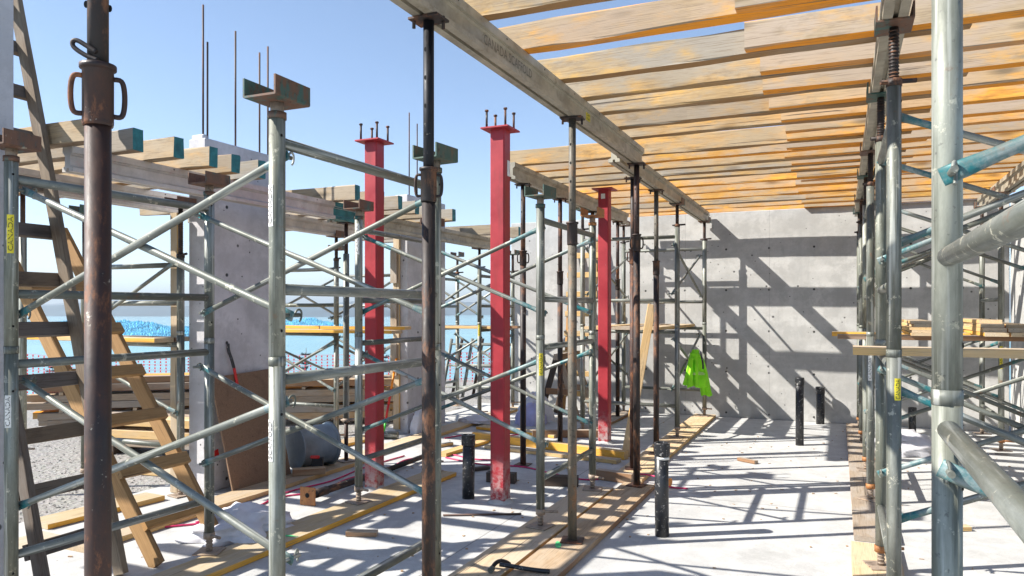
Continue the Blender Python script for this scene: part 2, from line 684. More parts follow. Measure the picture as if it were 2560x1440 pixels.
def box(name, c, size, mat, parent=None, rotz=0.0, bev=.003, rot=None):
    sx, sy, sz = (s / 2 for s in size)
    bm = bmesh.new()
    bmesh.ops.create_cube(bm, size=1)
    for v in bm.verts:
        v.co = (v.co.x * size[0], v.co.y * size[1], v.co.z * size[2])
    if bev:
        bmesh.ops.bevel(bm, geom=list(bm.edges), offset=bev, segments=1, affect='EDGES')
    me = bpy.data.meshes.new('block')
    bm.to_mesh(me)
    bm.free()
    me.materials.append(MAT[mat])
    m = (rot.to_4x4() if rot is not None else Matrix.Rotation(rotz, 4, 'Z'))
    m.translation = Vector(c)
    return put(name, me, parent, m)


def prism_mesh(outline, L, mat, axis='Y'):
    """outline in (x, z), extruded along y, centred"""
    n = len(outline)
    vs = [(x, -L / 2, z) for x, z in outline] + [(x, L / 2, z) for x, z in outline]
    fs = []
    for i in range(n):
        j = (i + 1) % n
        fs.append((i, j, n + j, n + i))
    fs.append(tuple(range(n - 1, -1, -1)))
    fs.append(tuple(range(n, 2 * n)))
    me = mesh('profile', vs, fs, mat)
    bm = bmesh.new()
    bm.from_mesh(me)
    bmesh.ops.recalc_face_normals(bm, faces=bm.faces)
    bm.to_mesh(me)
    bm.free()
    return me


def lathe_mesh(profile, mat, seg=20):
    """profile: (r, z) pairs"""
    vs, fs = [], []
    for r, z in profile:
        for i in range(seg):
            a = 2 * math.pi * i / seg
            vs.append((r * math.cos(a), r * math.sin(a), z))
    for k in range(len(profile) - 1):
        for i in range(seg):
            j = (i + 1) % seg
            fs.append((k * seg + i, k * seg + j, (k + 1) * seg + j, (k + 1) * seg + i))
    ns = len(fs)
    fs.append(tuple(range(seg - 1, -1, -1)))
    fs.append(tuple((len(profile) - 1) * seg + i for i in range(seg)))
    return mesh('turned', vs, fs, mat)


def text_verts(s, size):
    cu = bpy.data.curves.new('lettering', 'FONT')
    cu.body = s
    cu.size = size
    cu.align_x = 'LEFT'
    cu.resolution_u = 2
    o = bpy.data.objects.new('lettering', cu)
    col.objects.link(o)
    dg = bpy.context.evaluated_depsgraph_get()
    me = o.evaluated_get(dg).to_mesh()
    vs = [tuple(v.co) for v in me.vertices]
    fs = [tuple(p.vertices) for p in me.polygons]
    o.evaluated_get(dg).to_mesh_clear()
    bpy.data.objects.remove(o)
    bpy.data.curves.remove(cu)
    return vs, fs


def post_sticker(parent, cx, cy, z0, z1, text, paper, ink, ang, r=.0312, wid=.03):
    """printed strip wrapped on a round post; the text reads upwards"""
    n = 6
    half = wid / 2 / r
    vs, fs = [], []
    for k in range(9):
        z = z0 + (z1 - z0) * k / 8
        for i in range(n + 1):
            w = half * (1 + .12 * noise.noise(Vector((z * 30, i * 1.0, z0))) if i in (0, n) else 1)
            a = ang - w + 2 * w * i / n
            vs.append(((r + .0008) * math.cos(a), (r + .0008) * math.sin(a), z))
    for k in range(8):
        for i in range(n):
            q = k * (n + 1) + i
            fs.append((q, q + 1, q + n + 2, q + n + 1))
    s = put('sticker', mesh('sticker', vs, fs, paper, True), parent, Matrix.Translation((cx, cy, 0)))
    tv, tf = text_verts(text, 1.0)
    mx = max(v[0] for v in tv)
    my = max(v[1] for v in tv)
    L = (z1 - z0) * .9
    out = []
    for x, y, _ in tv:
        a = ang + (y / my - .5) * half * 1.35 * -1
        out.append(((r + .0016) * math.cos(a), (r + .0016) * math.sin(a), z0 + (z1 - z0) * .05 + x / mx * L))
    put('lettering', mesh('lettering', out, tf, ink), s, Matrix.Translation((cx, cy, 0)))


# ------------------------------------------------------------------ ground, slab, water, far land
def terrain_z(x, y):
    d = math.hypot(x + 2, y - 6)
    if d < 9:
        z = 0.0
    elif d < 22:
        t = (d - 9) / 13
        z = -1.0 * t * t * (3 - 2 * t)
    elif d < 200:
        t = (d - 22) / 178
        z = -1.0 - 74 * t ** 1.15
    else:
        z = -75
    return z


gv, gf = [], []
radii = [0, 3, 6, 8, 9.5, 11, 12.5, 14, 16, 18, 20, 23, 27, 33, 42, 55, 75, 100, 140, 200, 500, 2000, 9000, 40000]
gseg = 72
for ri, r in enumerate(radii):
    for i in range(gseg):
        a = 2 * math.pi * i / gseg
        x, y = -2 + r * math.cos(a), 6 + r * math.sin(a)
        z = terrain_z(x, y) + (0 if r < 8 or r > 300 else noise.noise(Vector((x * .4, y * .4, 0))) * min(.12, .02 * (r - 7)))
        gv.append((x, y, z - .05))
for ri in range(len(radii) - 1):
    for i in range(gseg):
        j = (i + 1) % gseg
        gf.append((ri * gseg + i, ri * gseg + j, (ri + 1) * gseg + j, (ri + 1) * gseg + i))
gf = [f for f in gf]
ground = put('ground', mesh('ground', gv, gf, 'gravel', True), None, Matrix())
tag(ground, 'grey gravel yard falling away towards the lake', 'ground', kind='structure')

lake = put('water', mesh('lake', [(-40000, -40000, -60), (40000, -40000, -60), (40000, 40000, -60), (-40000, 40000, -60)], [(0, 1, 2, 3)], 'water'), None, Matrix())
tag(lake, 'pale blue lake far below the site', 'water', kind='structure')

slab = box('floor_slab', (-1.7, 3.2, -.06), (7.9, 16.5, .12), 'concrete_floor', None, bev=.01)
tag(slab, 'pale trowelled concrete floor slab', 'floor', kind='structure')


def far_land(name, label, cat, cx, cy, ang, L, W, H, mat, seed, kind, nx=90, ny=14, rough=.35, fine=0.0, base=-61):
    vs, fs = [], []
    ca, sa = math.cos(ang), math.sin(ang)
    for i in range(nx + 1):
        u = -1 + 2 * i / nx
        for j in range(ny + 1):
            w = -1 + 2 * j / ny
            env = max(0, 1 - u * u) ** .35 * max(0, 1 - w * w) ** .6
            f = .62 + rough * noise.fractal(Vector((u * 3.3 + seed, w * .8, seed)), .9, 2.1, 5)
            z = H * env * max(.12, f)
            if fine and 0 < j < ny:
                z += fine * env * (.5 + abs(noise.noise(Vector((i * 7.7, j * 5.3, seed)))) * 1.6)
            x = u * L / 2 + (noise.noise(Vector((i * .31, j * .4, seed + 3))) * L * .01)
            y = w * W / 2
            vs.append((cx + x * ca - y * sa, cy + x * sa + y * ca, base + z))
    for i in range(nx):
        for j in range(ny):
            q = i * (ny + 1) + j
            fs.append((q, q + 1, q + ny + 2, q + ny + 1))
    me = mesh(name, vs, fs, mat, fine == 0)
    bm = bmesh.new()
    bm.from_mesh(me)
    bmesh.ops.recalc_face_normals(bm, faces=bm.faces)
    bm.to_mesh(me)
    bm.free()
    o = put(name, me, None, Matrix())
    return tag(o, label, cat, kind=kind)


def dirpt(px, d):
    """site plan position of a bearing (used for the far shore only)"""
    u = (px - 1280) / 1850
    return d * (.9135 * u - .4067), d * (.4067 * u + .9135)


def wooded_island(label, px, d, ang, L, W, H, seed, n):
    """a low mound covered with a mass of small trees, one mesh"""
    rr = random.Random(seed)
    cx, cy = dirpt(px, d)
    ca, sa = math.cos(ang), math.sin(ang)

    def ground(u, w):
        env = max(0, 1 - u * u) ** .5 * max(0, 1 - w * w) ** .6
        return H * env * max(.15, .6 + .45 * noise.fractal(Vector((u * 2.3 + seed, w, seed)), .9, 2.1, 4)) - 1.5
    vs, fs = [], []
    nx, ny = 60, 14
    for i in range(nx + 1):
        for j in range(ny + 1):
            u, w = -1 + 2 * i / nx, -1 + 2 * j / ny
            x, y = u * L / 2, w * W / 2
            vs.append((cx + x * ca - y * sa, cy + x * sa + y * ca, -60 + ground(u, w)))
    for i in range(nx):
        for j in range(ny):
            q = i * (ny + 1) + j
            fs.append((q, q + ny + 1, q + ny + 2, q + 1))
    for _ in range(n):
        u, w = rr.uniform(-.98, .98), rr.uniform(-.95, .95)
        g = ground(u, w)
        if g < 1:
            continue
        x, y = u * L / 2, w * W / 2
        X, Y = cx + x * ca - y * sa, cy + x * sa + y * ca
        h, r = rr.uniform(5, 10), rr.uniform(2.5, 4.5)
        o = len(vs)
        a0 = rr.uniform(0, 2)
        for q in range(5):
            a = a0 + q * 1.2566
            vs.append((X + r * math.cos(a), Y + r * math.sin(a), -60 + g + h * rr.uniform(.1, .35)))
        vs.append((X + rr.uniform(-1, 1), Y + rr.uniform(-1, 1), -60 + g + h))
        fs.extend([(o + q, o + (q + 1) % 5, o + 5) for q in range(5)])
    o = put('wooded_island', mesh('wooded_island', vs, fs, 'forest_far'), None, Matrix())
    tag(o, label, 'island', kind='stuff')


wooded_island('low wooded island on the lake beyond the ladders', 250, 1900, rad(-8), 900, 260, 40, 3, 9000)
wooded_island('wooded island on the lake between the concrete piers', 740, 2300, rad(-20), 420, 220, 38, 9, 4500)
for px, d, L, H, sd, an in ((200, 9000, 9000, 190, 4, 5), (900, 12000, 11000, 240, 8, -12), (1500, 10500, 8000, 180, 13, -25), (500, 16000, 16000, 380, 21, -5)):
    x, y = dirpt(px, d)
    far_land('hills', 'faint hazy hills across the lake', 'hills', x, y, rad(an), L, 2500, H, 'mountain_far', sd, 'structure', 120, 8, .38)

# ------------------------------------------------------------------ concrete walls and piers
WALL_Y = 11.42
w = thing('concrete_wall', 'tall grey concrete back wall with tie holes and barred shadows', 'wall', (-1.5, WALL_Y, 0))
box('wall_body', (-1.55, WALL_Y + .12, 1.532), (7.1, .24, 3.064), 'concrete_wall', w, bev=.006)
w = thing('concrete_wall', 'pale concrete side wall at the far right corner', 'wall', (2.12, 8, 0))
box('wall_body', (2.13, 8.4, 1.53), (.24, 6.03, 3.06), 'concrete_wall', w, bev=.006)


def rebar(parent, x, y, z0, h, lean=(0, 0)):
    tube('rebar', (x, y, z0 - .05), (x + lean[0], y + lean[1], z0 + h), .0085, 'rebar', parent, 8)


p = thing('concrete_pier', 'broad pitted concrete pier with four rebars on top behind the tall U-head post', 'pier', (-5.15, 5.27, 0))
box('pier_body', (-5.15, 5.28, 1.55), (.2, .98, 3.1), 'concrete_pier', p, bev=.008)
box('grout_lump', (-5.16, 4.83, 3.115), (.15, .06, .05), 'concrete_pier', p, bev=.012)
for (yy, h, dx) in ((4.83, 1.18, 0), (4.86, .86, .02), (5.21, 1.08, 0), (5.52, .98, 0), (5.60, 1.06, .03)):
    rebar(p, -5.12 + dx, yy, 3.1, h)
box('red_tape', (-5.049, 4.87, .32), (.004, .14, .07), 'red_plastic', p, bev=0, rot=Matrix.Rotation(rad(12), 3, 'X'))
p = thing('concrete_pier', 'concrete pier with wooden form strips behind the left red column', 'pier', (-5.23, 8.7, 0))
box('pier_body', (-5.23, 8.7, 1.55), (.2, 1.0, 3.1), 'concrete_pier', p, bev=.008)
for (yy, h) in ((8.35, 1.1), (8.55, 1.0), (8.95, .8)):
    rebar(p, -5.2, yy, 3.1, h)
board('form_stud', (-5.28, 8.175, .05), (-5.28, 8.175, 2.75), .09, .038, 'plank_pale', p)
for z in (.75, 1.35, 1.95):
    board('form_patch', (-5.30, 8.135, z), (-5.30, 8.135, z + .42), .1, .018, 'plank_brown', p)
p = thing('concrete_pier', 'pale concrete pier cut off by the left picture edge', 'pier', (-4.12, 2.3, 0))
box('pier_body', (-4.12, 2.30, 1.65), (.42, .30, 3.3), 'concrete_pier', p, bev=.008)


# ------------------------------------------------------------------ steel columns
def red_column(label, x, y, top, sticker=False):
    c = thing('steel_column', label, 'column', (x, y, 0), 'red steel columns')
    s = .065
    ch = .010
    ring = [(-s + ch, -s), (s - ch, -s), (s, -s + ch), (s, s - ch), (s - ch, s), (-s + ch, s), (-s, s - ch), (-s, -s + ch)]
    vs = [(a, b, 0) for a, b in ring] + [(a, b, top - .014) for a, b in ring]
    fs = [(i, (i + 1) % 8, 8 + (i + 1) % 8, 8 + i) for i in range(8)] + [tuple(range(7, -1, -1)), tuple(range(8, 16))]
    put('shaft', mesh('shaft', vs, fs, 'red_primer'), c, Matrix.Translation((x, y, 0)))
    put('grout_base', lathe_mesh([(.115, 0), (.105, .008), (.09, .02), (.07, .03)], 'concrete_floor', 14), c, Matrix.Translation((x, y, .001)))
    box('cap_plate', (x, y, top - .007), (.25, .25, .014), 'red_primer', c, bev=.002)
    if top > 3.07:
        for k, (a, b) in enumerate(((-.085, -.085), (.085, -.085), (-.085, .085), (.085, .085))):
            st = tube('stud_bolt', (x + a, y + b, top), (x + a, y + b, top + .135), .0095, 'rust_brown', c, 10)
            tube('bolt_head', (x + a, y + b, top + .135), (x + a, y + b, top + .148), .016, 'rust_brown', st, 10)
    if sticker:
        box('paper_tag', (x + .0665, y + .02, top - .33), (.002, .05, .13), 'white_label', c, bev=0)
    return c


red_column('red steel column with four studs on its cap, seen between tall post and dark prop', -3.82, 5.55, 3.11)
red_column('red steel column with four studs and a white tag, in the middle', -2.60, 5.60, 3.11, True)
c3 = red_column('red steel column reaching up under the joists, farthest of the three', -2.60, 8.58, 3.055)
box('paper_tag', (-2.60, 8.58 - .0665, 2.96), (.05, .002, .06), 'white_label', c3, bev=0)


# ------------------------------------------------------------------ aluminium beams
BEAM = []
half = [(.011, 0), (.052, 0), (.052, .026), (.046, .030), (.030, .034), (.026, .042), (.026, .104), (.036, .112), (.036, .118), (.048, .122), (.048, .165), (.034, .165)]
BEAM = [(-x, z) for x, z in half[::-1]] + [(-.010, .016), (.010, .016)][0:0] + [(-.010, .018), (.010, .018)] + half
BEAM = [(-x, z) for x, z in reversed(half)] + [(-.011, .022), (.011, .022)] + half


def beam(label, x, y0, y1, z, mat='alu_beam', bolts=True, painted_end=False, dx=0.0):
    b = thing('aluminium_beam', label, 'beam', (x, (y0 + y1) / 2, z), 'aluminium shoring beams')
    m = Matrix.Translation((x, (y0 + y1) / 2, z)) @ Matrix.Rotation(math.atan2(-dx, y1 - y0), 4, 'Z')
    put('beam_body', prism_mesh(BEAM, y1 - y0, mat), b, m)
    if bolts:
        yy = y0 + .25
        while yy < y1 - .1:
            tube('bolt_hole', (x + .0475 + dx * ((yy - y0) / (y1 - y0) - .5), yy, z + .148), (x + .0488 + dx * ((yy - y0) / (y1 - y0) - .5), yy, z + .148), .006, 'dark_hole', b, 8)
            yy += .55
    if painted_end:
        o2 = [(xx * 1.025, zz * 1.015 - .001) for xx, zz in BEAM]
        put('painted_end', prism_mesh(o2, .42, 'teal_paint'), b, Matrix.Translation((x, y1 - .205, z)))
    return b


def beam_text(parent, x, y0, y1, z, s, height, mat):
    tv, tf = text_verts(s, 1.0)
    mx = max(v[0] for v in tv)
    my = max(v[1] for v in tv)
    out = [(x, y0 + v[0] / mx * (y1 - y0), z + v[1] / my * height) for v in tv]
    put('lettering', mesh('lettering', out, tf, mat), parent, Matrix())


BZ = 2.9
m1 = beam('long aluminium beam stamped with lettering, crossing the sky overhead', -1.68, .6, 6.62, BZ)
beam_text(m1, -1.68 + .0268, 3.36, 4.0, BZ + .052, 'CANADA SCAFFOLD', .05, 'ink_beam')
box('sticker', (-1.68 + .0268, 5.05, BZ + .078), (.0015, .09, .055), 'sticker_yellow', m1, bev=0)
beam_text(m1, -1.68 + .0285, 5.015, 5.085, BZ + .084, 'CAN', .018, 'ink')
beam_text(m1, -1.68 + .0285, 5.015, 5.085, BZ + .058, 'SCAF', .016, 'ink')
beam('far aluminium beam continuing the long one to the back wall', -1.84, 6.3, 11.36, BZ, dx=-.03)
beam('aluminium beam behind the middle red column, carrying joist ends', -3.0, 6.7, 11.0, BZ)
beam('aluminium beam above the right-hand row of posts', .22, .3, 11.36, BZ)
beam('aluminium beam at the far right corner under the joists', 1.68, 4.2, 11.36, BZ)
LZ = 2.5
beam('weathered pinkish aluminium beam with a teal painted end below the green-ended joists', -4.6, 3.22, 6.36, LZ, 'alu_pale', True, True)
beam('aluminium beam seen from below behind the ladders and concrete pier', -5.65, 2.95, 8.05, LZ, 'alu_pale')
beam('aluminium beam continuing past the left red column under the low joists', -4.76, 6.15, 10.4, LZ - .003)


# ------------------------------------------------------------------ joists
ORD = ['first', 'second', 'third', 'fourth', 'fifth', 'sixth', 'seventh', 'eighth', 'ninth', 'tenth', 'eleventh', 'twelfth',
       'thirteenth', 'fourteenth', 'fifteenth', 'sixteenth', 'seventeenth', 'eighteenth', 'nineteenth', 'twentieth', 'twenty-first', 'twenty-second', 'twenty-third', 'twenty-fourth', 'twenty-fifth']
JZ = BZ + .165 + .076 + .002
YA = [2.0, 2.45, 2.9, 3.36, 3.87, 4.47, 4.93, 5.36, 5.81, 6.22]
YB = [6.92, 7.3, 7.7, 8.08, 8.40, 8.88, 9.42, 9.98, 10.56, 11.02, 11.5]
allY = YA + YB
for k, yy in enumerate(allY):
    n = len(allY) - k
    first = yy < 6.5
    xl = (-1.80 + R.uniform(-.05, .03)) if first else (-3.12 + R.uniform(-.06, .04))
    mt = R.choice(['joist_grey', 'joist_grey', 'joist_honey']) if not first else ('joist_grey' if k != 4 else 'joist_bounce_orange')
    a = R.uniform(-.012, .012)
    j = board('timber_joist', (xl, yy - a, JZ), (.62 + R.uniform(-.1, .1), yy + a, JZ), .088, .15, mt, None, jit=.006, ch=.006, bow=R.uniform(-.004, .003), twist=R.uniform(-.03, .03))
    tag(j, f'grey joist across the {"lettered beam" if first else "two far beams"}, {ORD[n-1]} from the back wall', 'joist', 'joists laid across the left beams')
for k, yy in enumerate(allY):
    n = len(allY) - k
    mt = R.choice(['joist_bounce_orange', 'joist_bounce_orange', 'joist_honey'])
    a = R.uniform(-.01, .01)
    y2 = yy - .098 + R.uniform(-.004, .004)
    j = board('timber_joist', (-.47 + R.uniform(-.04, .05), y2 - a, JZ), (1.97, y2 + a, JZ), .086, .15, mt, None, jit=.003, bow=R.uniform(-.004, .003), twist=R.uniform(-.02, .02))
    tag(j, f'joist with painted orange bounce glow lapped over the right-hand beam, {ORD[n-1]} from the back wall', 'joist', 'joists lapped over the right beam')
for yy, lab in ((6.52, 'joist with painted orange bounce glow bridging the sky gap over the right-hand beam'), (9.05, 'extra joist with painted orange bounce glow over the right-hand beam near the back wall')):
    j = board('timber_joist', (-.42, yy, JZ), (1.97, yy, JZ), .086, .15, 'joist_bounce_orange', None, jit=.003)
    tag(j, lab, 'joist', 'joists lapped over the right beam')
LJZ = LZ + .165 + .072
YL = [.3, .7, 1.1, 1.5, 1.9, 2.28, 2.66, 3.2, 3.5, 3.79, 4.12, 4.38, 4.64, 5.93, 6.3, 6.68, 7.05, 7.45, 7.83, 9.45, 9.9]
for k, yy in enumerate(YL):
    n = len(YL) - k
    xr = (-4.97 if 2.2 < yy < 2.8 else -4.3 + R.uniform(-.05, .06))
    j = board('timber_joist', (-7.1 + R.uniform(-.2, .2), yy + R.uniform(-.03, .03), LJZ), (xr, yy, LJZ), .086, .145, R.choice(['joist_weathered', 'joist_weathered', 'joist_weathered', 'joist_grey']), None, endmat='teal_paint', jit=.005, ch=.007, twist=R.uniform(-.05, .05))
    tag(j, f'low teal-ended joist, {ORD[n-1]} from the far end of the left deck', 'joist', 'teal-ended joists of the left deck')


# ------------------------------------------------------------------ adjustable steel props
def prop(label, x, y, top, outer, inner, coll=2.06, base=.042, hd=0.0, ro=.0305, handles=True, cap=True):
    p = thing('steel_prop', label, 'prop', (x, y, base), 'adjustable steel props under the beams')
    box('base_plate', (x, y, base + .004), (.15, .15, .008), 'rust_brown', p, rotz=R.uniform(-.3, .3), bev=.002)
    ou = tube('outer_tube', (x, y, base + .008), (x, y, coll), ro, outer, p, 18)
    inn = tube('inner_tube', (x, y, coll - .02), (x, y, top - .012), ro * .8, inner, p, 18)
    vs, fs = [], []
    zz = coll + .30
    ca, sa = math.cos(hd), math.sin(hd)
    rr = ro * .8
    while zz < top - .06:
        for s in (-1, 1):
            o = len(vs)
            n = 10
            for i in range(n):
                a = 2 * math.pi * i / n
                u, v = .0075 * math.cos(a), .0095 * math.sin(a)
                dd = math.sqrt(rr * rr - u * u) + .0009
                vs.append((s * dd * sa * -1 + u * ca, s * dd * ca * -1 - u * sa * -1, zz + v))
            fs.append(tuple(range(o, o + n)) if s > 0 else tuple(range(o + n - 1, o - 1, -1)))
        zz += .125
    if fs:
        h = put('adjustment_holes', mesh('holes', vs, fs, 'dark_hole'), inn, Matrix.Translation((x, y, 0)))
        h['kind'] = 'stuff'
    cb = 'rust_dark' if outer != 'rust_brown' else 'rust_brown'
    co = put('collar', lathe_mesh([(ro * 1.12, 0), (ro * 1.17, .008), (ro * 1.17, .138), (ro * 1.38, .142), (ro * 1.38, .153), (ro * .9, .155)], cb, 20), p, Matrix.Translation((x, y, coll)))
    for poly in co.data.polygons:
        poly.use_smooth = abs(poly.normal.z) < .3
    if handles:
        for s in (-1, 1):
            dx, dy = math.cos(hd + .35) * s, math.sin(hd + .35) * s
            pts = smooth_path([(x + dx * ro * 1.1, y + dy * ro * 1.1, coll + .028), (x + dx * ro * 1.7, y + dy * ro * 1.7, coll + .03), (x + dx * ro * 1.92, y + dy * ro * 1.92, coll + .055),
                               (x + dx * ro * 1.92, y + dy * ro * 1.92, coll + .095), (x + dx * ro * 1.7, y + dy * ro * 1.7, coll + .12), (x + dx * ro * 1.1, y + dy * ro * 1.1, coll + .122)], 4)
            put('handle', path_mesh(pts, .0065, cb, 8), co, Matrix())
    if cap:
        box('top_plate', (x, y, top - .006), (.15, .11, .012), 'rust_dark', p, rotz=R.uniform(-.1, .1), bev=.002)
        for s in (-1, 1):
            tube('clamp_bolt', (x + .058 * s, y + .03 * s, top - .045), (x + .058 * s, y + .03 * s, top + .012), .008, 'rust_dark', p, 8)
    return p


TOP = BZ - .001
PR = prop('nearest rusty brown prop with loop handles at the left', -1.70, 1.27, TOP, 'rust_brown', 'rust_dark', 2.06, .004, .6)
# the pin loop of the nearest prop
lf = Vector((-.9135, -.4067, 0))
lu = Vector((0, 0, 1))
lb = Vector((-1.70, 1.27, 2.222)) + Vector((.80, -.60, 0)) * .030
loop = [lb + lf * a + lu * b for a, b in ((.0, -.006), (.025, .004), (.050, .019), (.062, .031), (.061, .042), (.050, .043), (.028, .030), (.004, .014))]
put('pin_loop', path_mesh(smooth_path(loop, 4), .0058, 'rust_dark', 8), PR, Matrix())
prop('black steel prop with holes holding the lettered beam, beside the first U-head frame', -1.68, 2.86, TOP, 'rust_dark', 'black_steel', 2.08, .042, .1)
prop('rusty prop standing on the floor planks before the farther tower frame', -1.66, 4.73, TOP, 'rust_mottled', 'rust_mottled', 2.04, .042, .1, handles=False)
prop('dark rusty prop under the end of the lettered beam', -1.66, 6.45, TOP, 'rust_dark', 'rust_brown', 2.12, .042, .2)
prop('rusty prop just left of the one under the lettered beam end', -1.87, 7.12, TOP, 'rust_brown', 'rust_dark', 2.05, .042, 2.6)
prop('rusty prop with the pale plank leaning on it', -1.83, 7.95, TOP, 'rust_dark', 'rust_mottled', 1.98, .042, .2, handles=False)
prop('dark prop directly behind the middle red column', -3.0, 7.02, TOP, 'rust_dark', 'rust_dark', 2.06, .003, .2)
prop('dark prop with a red collar behind the farther tower frame', -3.0, 8.12, TOP, 'rust_dark', 'rust_brown', 1.9, .003, .2, handles=False)
prop('dark prop by the far wall under the middle beam', -3.0, 10.55, TOP, 'rust_dark', 'rust_brown', 1.9, .003, .2, handles=False)

# ------------------------------------------------------------------ shoring towers
CLIPS = {}


def clip_mesh():
    if 'c' not in CLIPS:
        pts = smooth_path([(0, 0, 0), (.008, 0, .014), (.02, 0, .018), (.029, 0, .008), (.028, 0, -.016), (.02, 0, -.03)], 3)
        CLIPS['c'] = path_mesh(pts, .0045, 'galvanised', 6)
    return CLIPS['c']


def brace_mesh(L, teal):
    key = ('b', round(L, 2), teal)
    if key not in CLIPS:
        r = .0165
        st = [(-L / 2 - .02, .004, .021), (-L / 2 + .03, .004, .021), (-L / 2 + .10, r, r), (-L / 2 + .30, r, r), (-L * .12, r, r), (0, r * .7, r * 1.15), (L * .12, r, r),
              (L / 2 - .30, r, r), (L / 2 - .10, r, r), (L / 2 - .03, .004, .021), (L / 2 + .02, .004, .021)]
        seg = 12
        vs, fs, mi = [], [], {}
        for x, a, b in st:
            for i in range(seg):
                t = 2 * math.pi * i / seg
                vs.append((-b * math.sin(t), a * math.cos(t), x))
        tealseg = {0: (0, 1, 8, 9), 1: (0, 1, 2, 7, 8, 9), 2: (0, 1, 4, 5, 8, 9)}[teal]
        for k in range(len(st) - 1):
            for i in range(seg):
                j = (i + 1) % seg
                if k in tealseg:
                    mi[len(fs)] = 1
                fs.append((k * seg + i, (k + 1) * seg + i, (k + 1) * seg + j, k * seg + j))
        ns = len(fs)
        fs.append(tuple(range(seg)))
        fs.append(tuple((len(st) - 1) * seg + i for i in range(seg - 1, -1, -1)))
        mi[ns] = mi[ns + 1] = 1
        CLIPS[key] = mesh('brace', vs, fs, ['galvanised', 'teal_tube'], list(range(ns)), mi)
    return CLIPS[key]


def brace(parent, p0, p1, off=Vector((0, 0, 0)), teal=0, clips=True):
    p0, p1 = Vector(p0) + off, Vector(p1) + off
    b = put('cross_brace', brace_mesh((p1 - p0).length, teal), parent, frame_along(p0, p1) @ Matrix.Rotation(rad(90), 4, 'Y'))
    if clips:
        d = (p1 - p0).normalized()
        for q, s in ((p0, 1), (p1, -1)):
            tube('stud', q - off * 1.4, q + off * .9, .0085, 'galvanised', b, 8)
            m = Matrix.Rotation(R.uniform(-.5, .5) + 1.57, 4, 'Z')
            m.translation = q + off * .5 + Vector((0, 0, .004))
            put('lock_clip', clip_mesh(), b, m)
    return b


UHEAD = [(-.078, .075), (-.078, .004), (-.074, 0), (.074, 0), (.078, .004), (.078, .075), (.070, .075), (.070, .008), (-.070, .008), (-.070, .075)]


def uhead_mesh(mat):
    key = ('u', mat)
    if key not in CLIPS:
        CLIPS[key] = prism_mesh(UHEAD, .20, mat)
    return CLIPS[key]


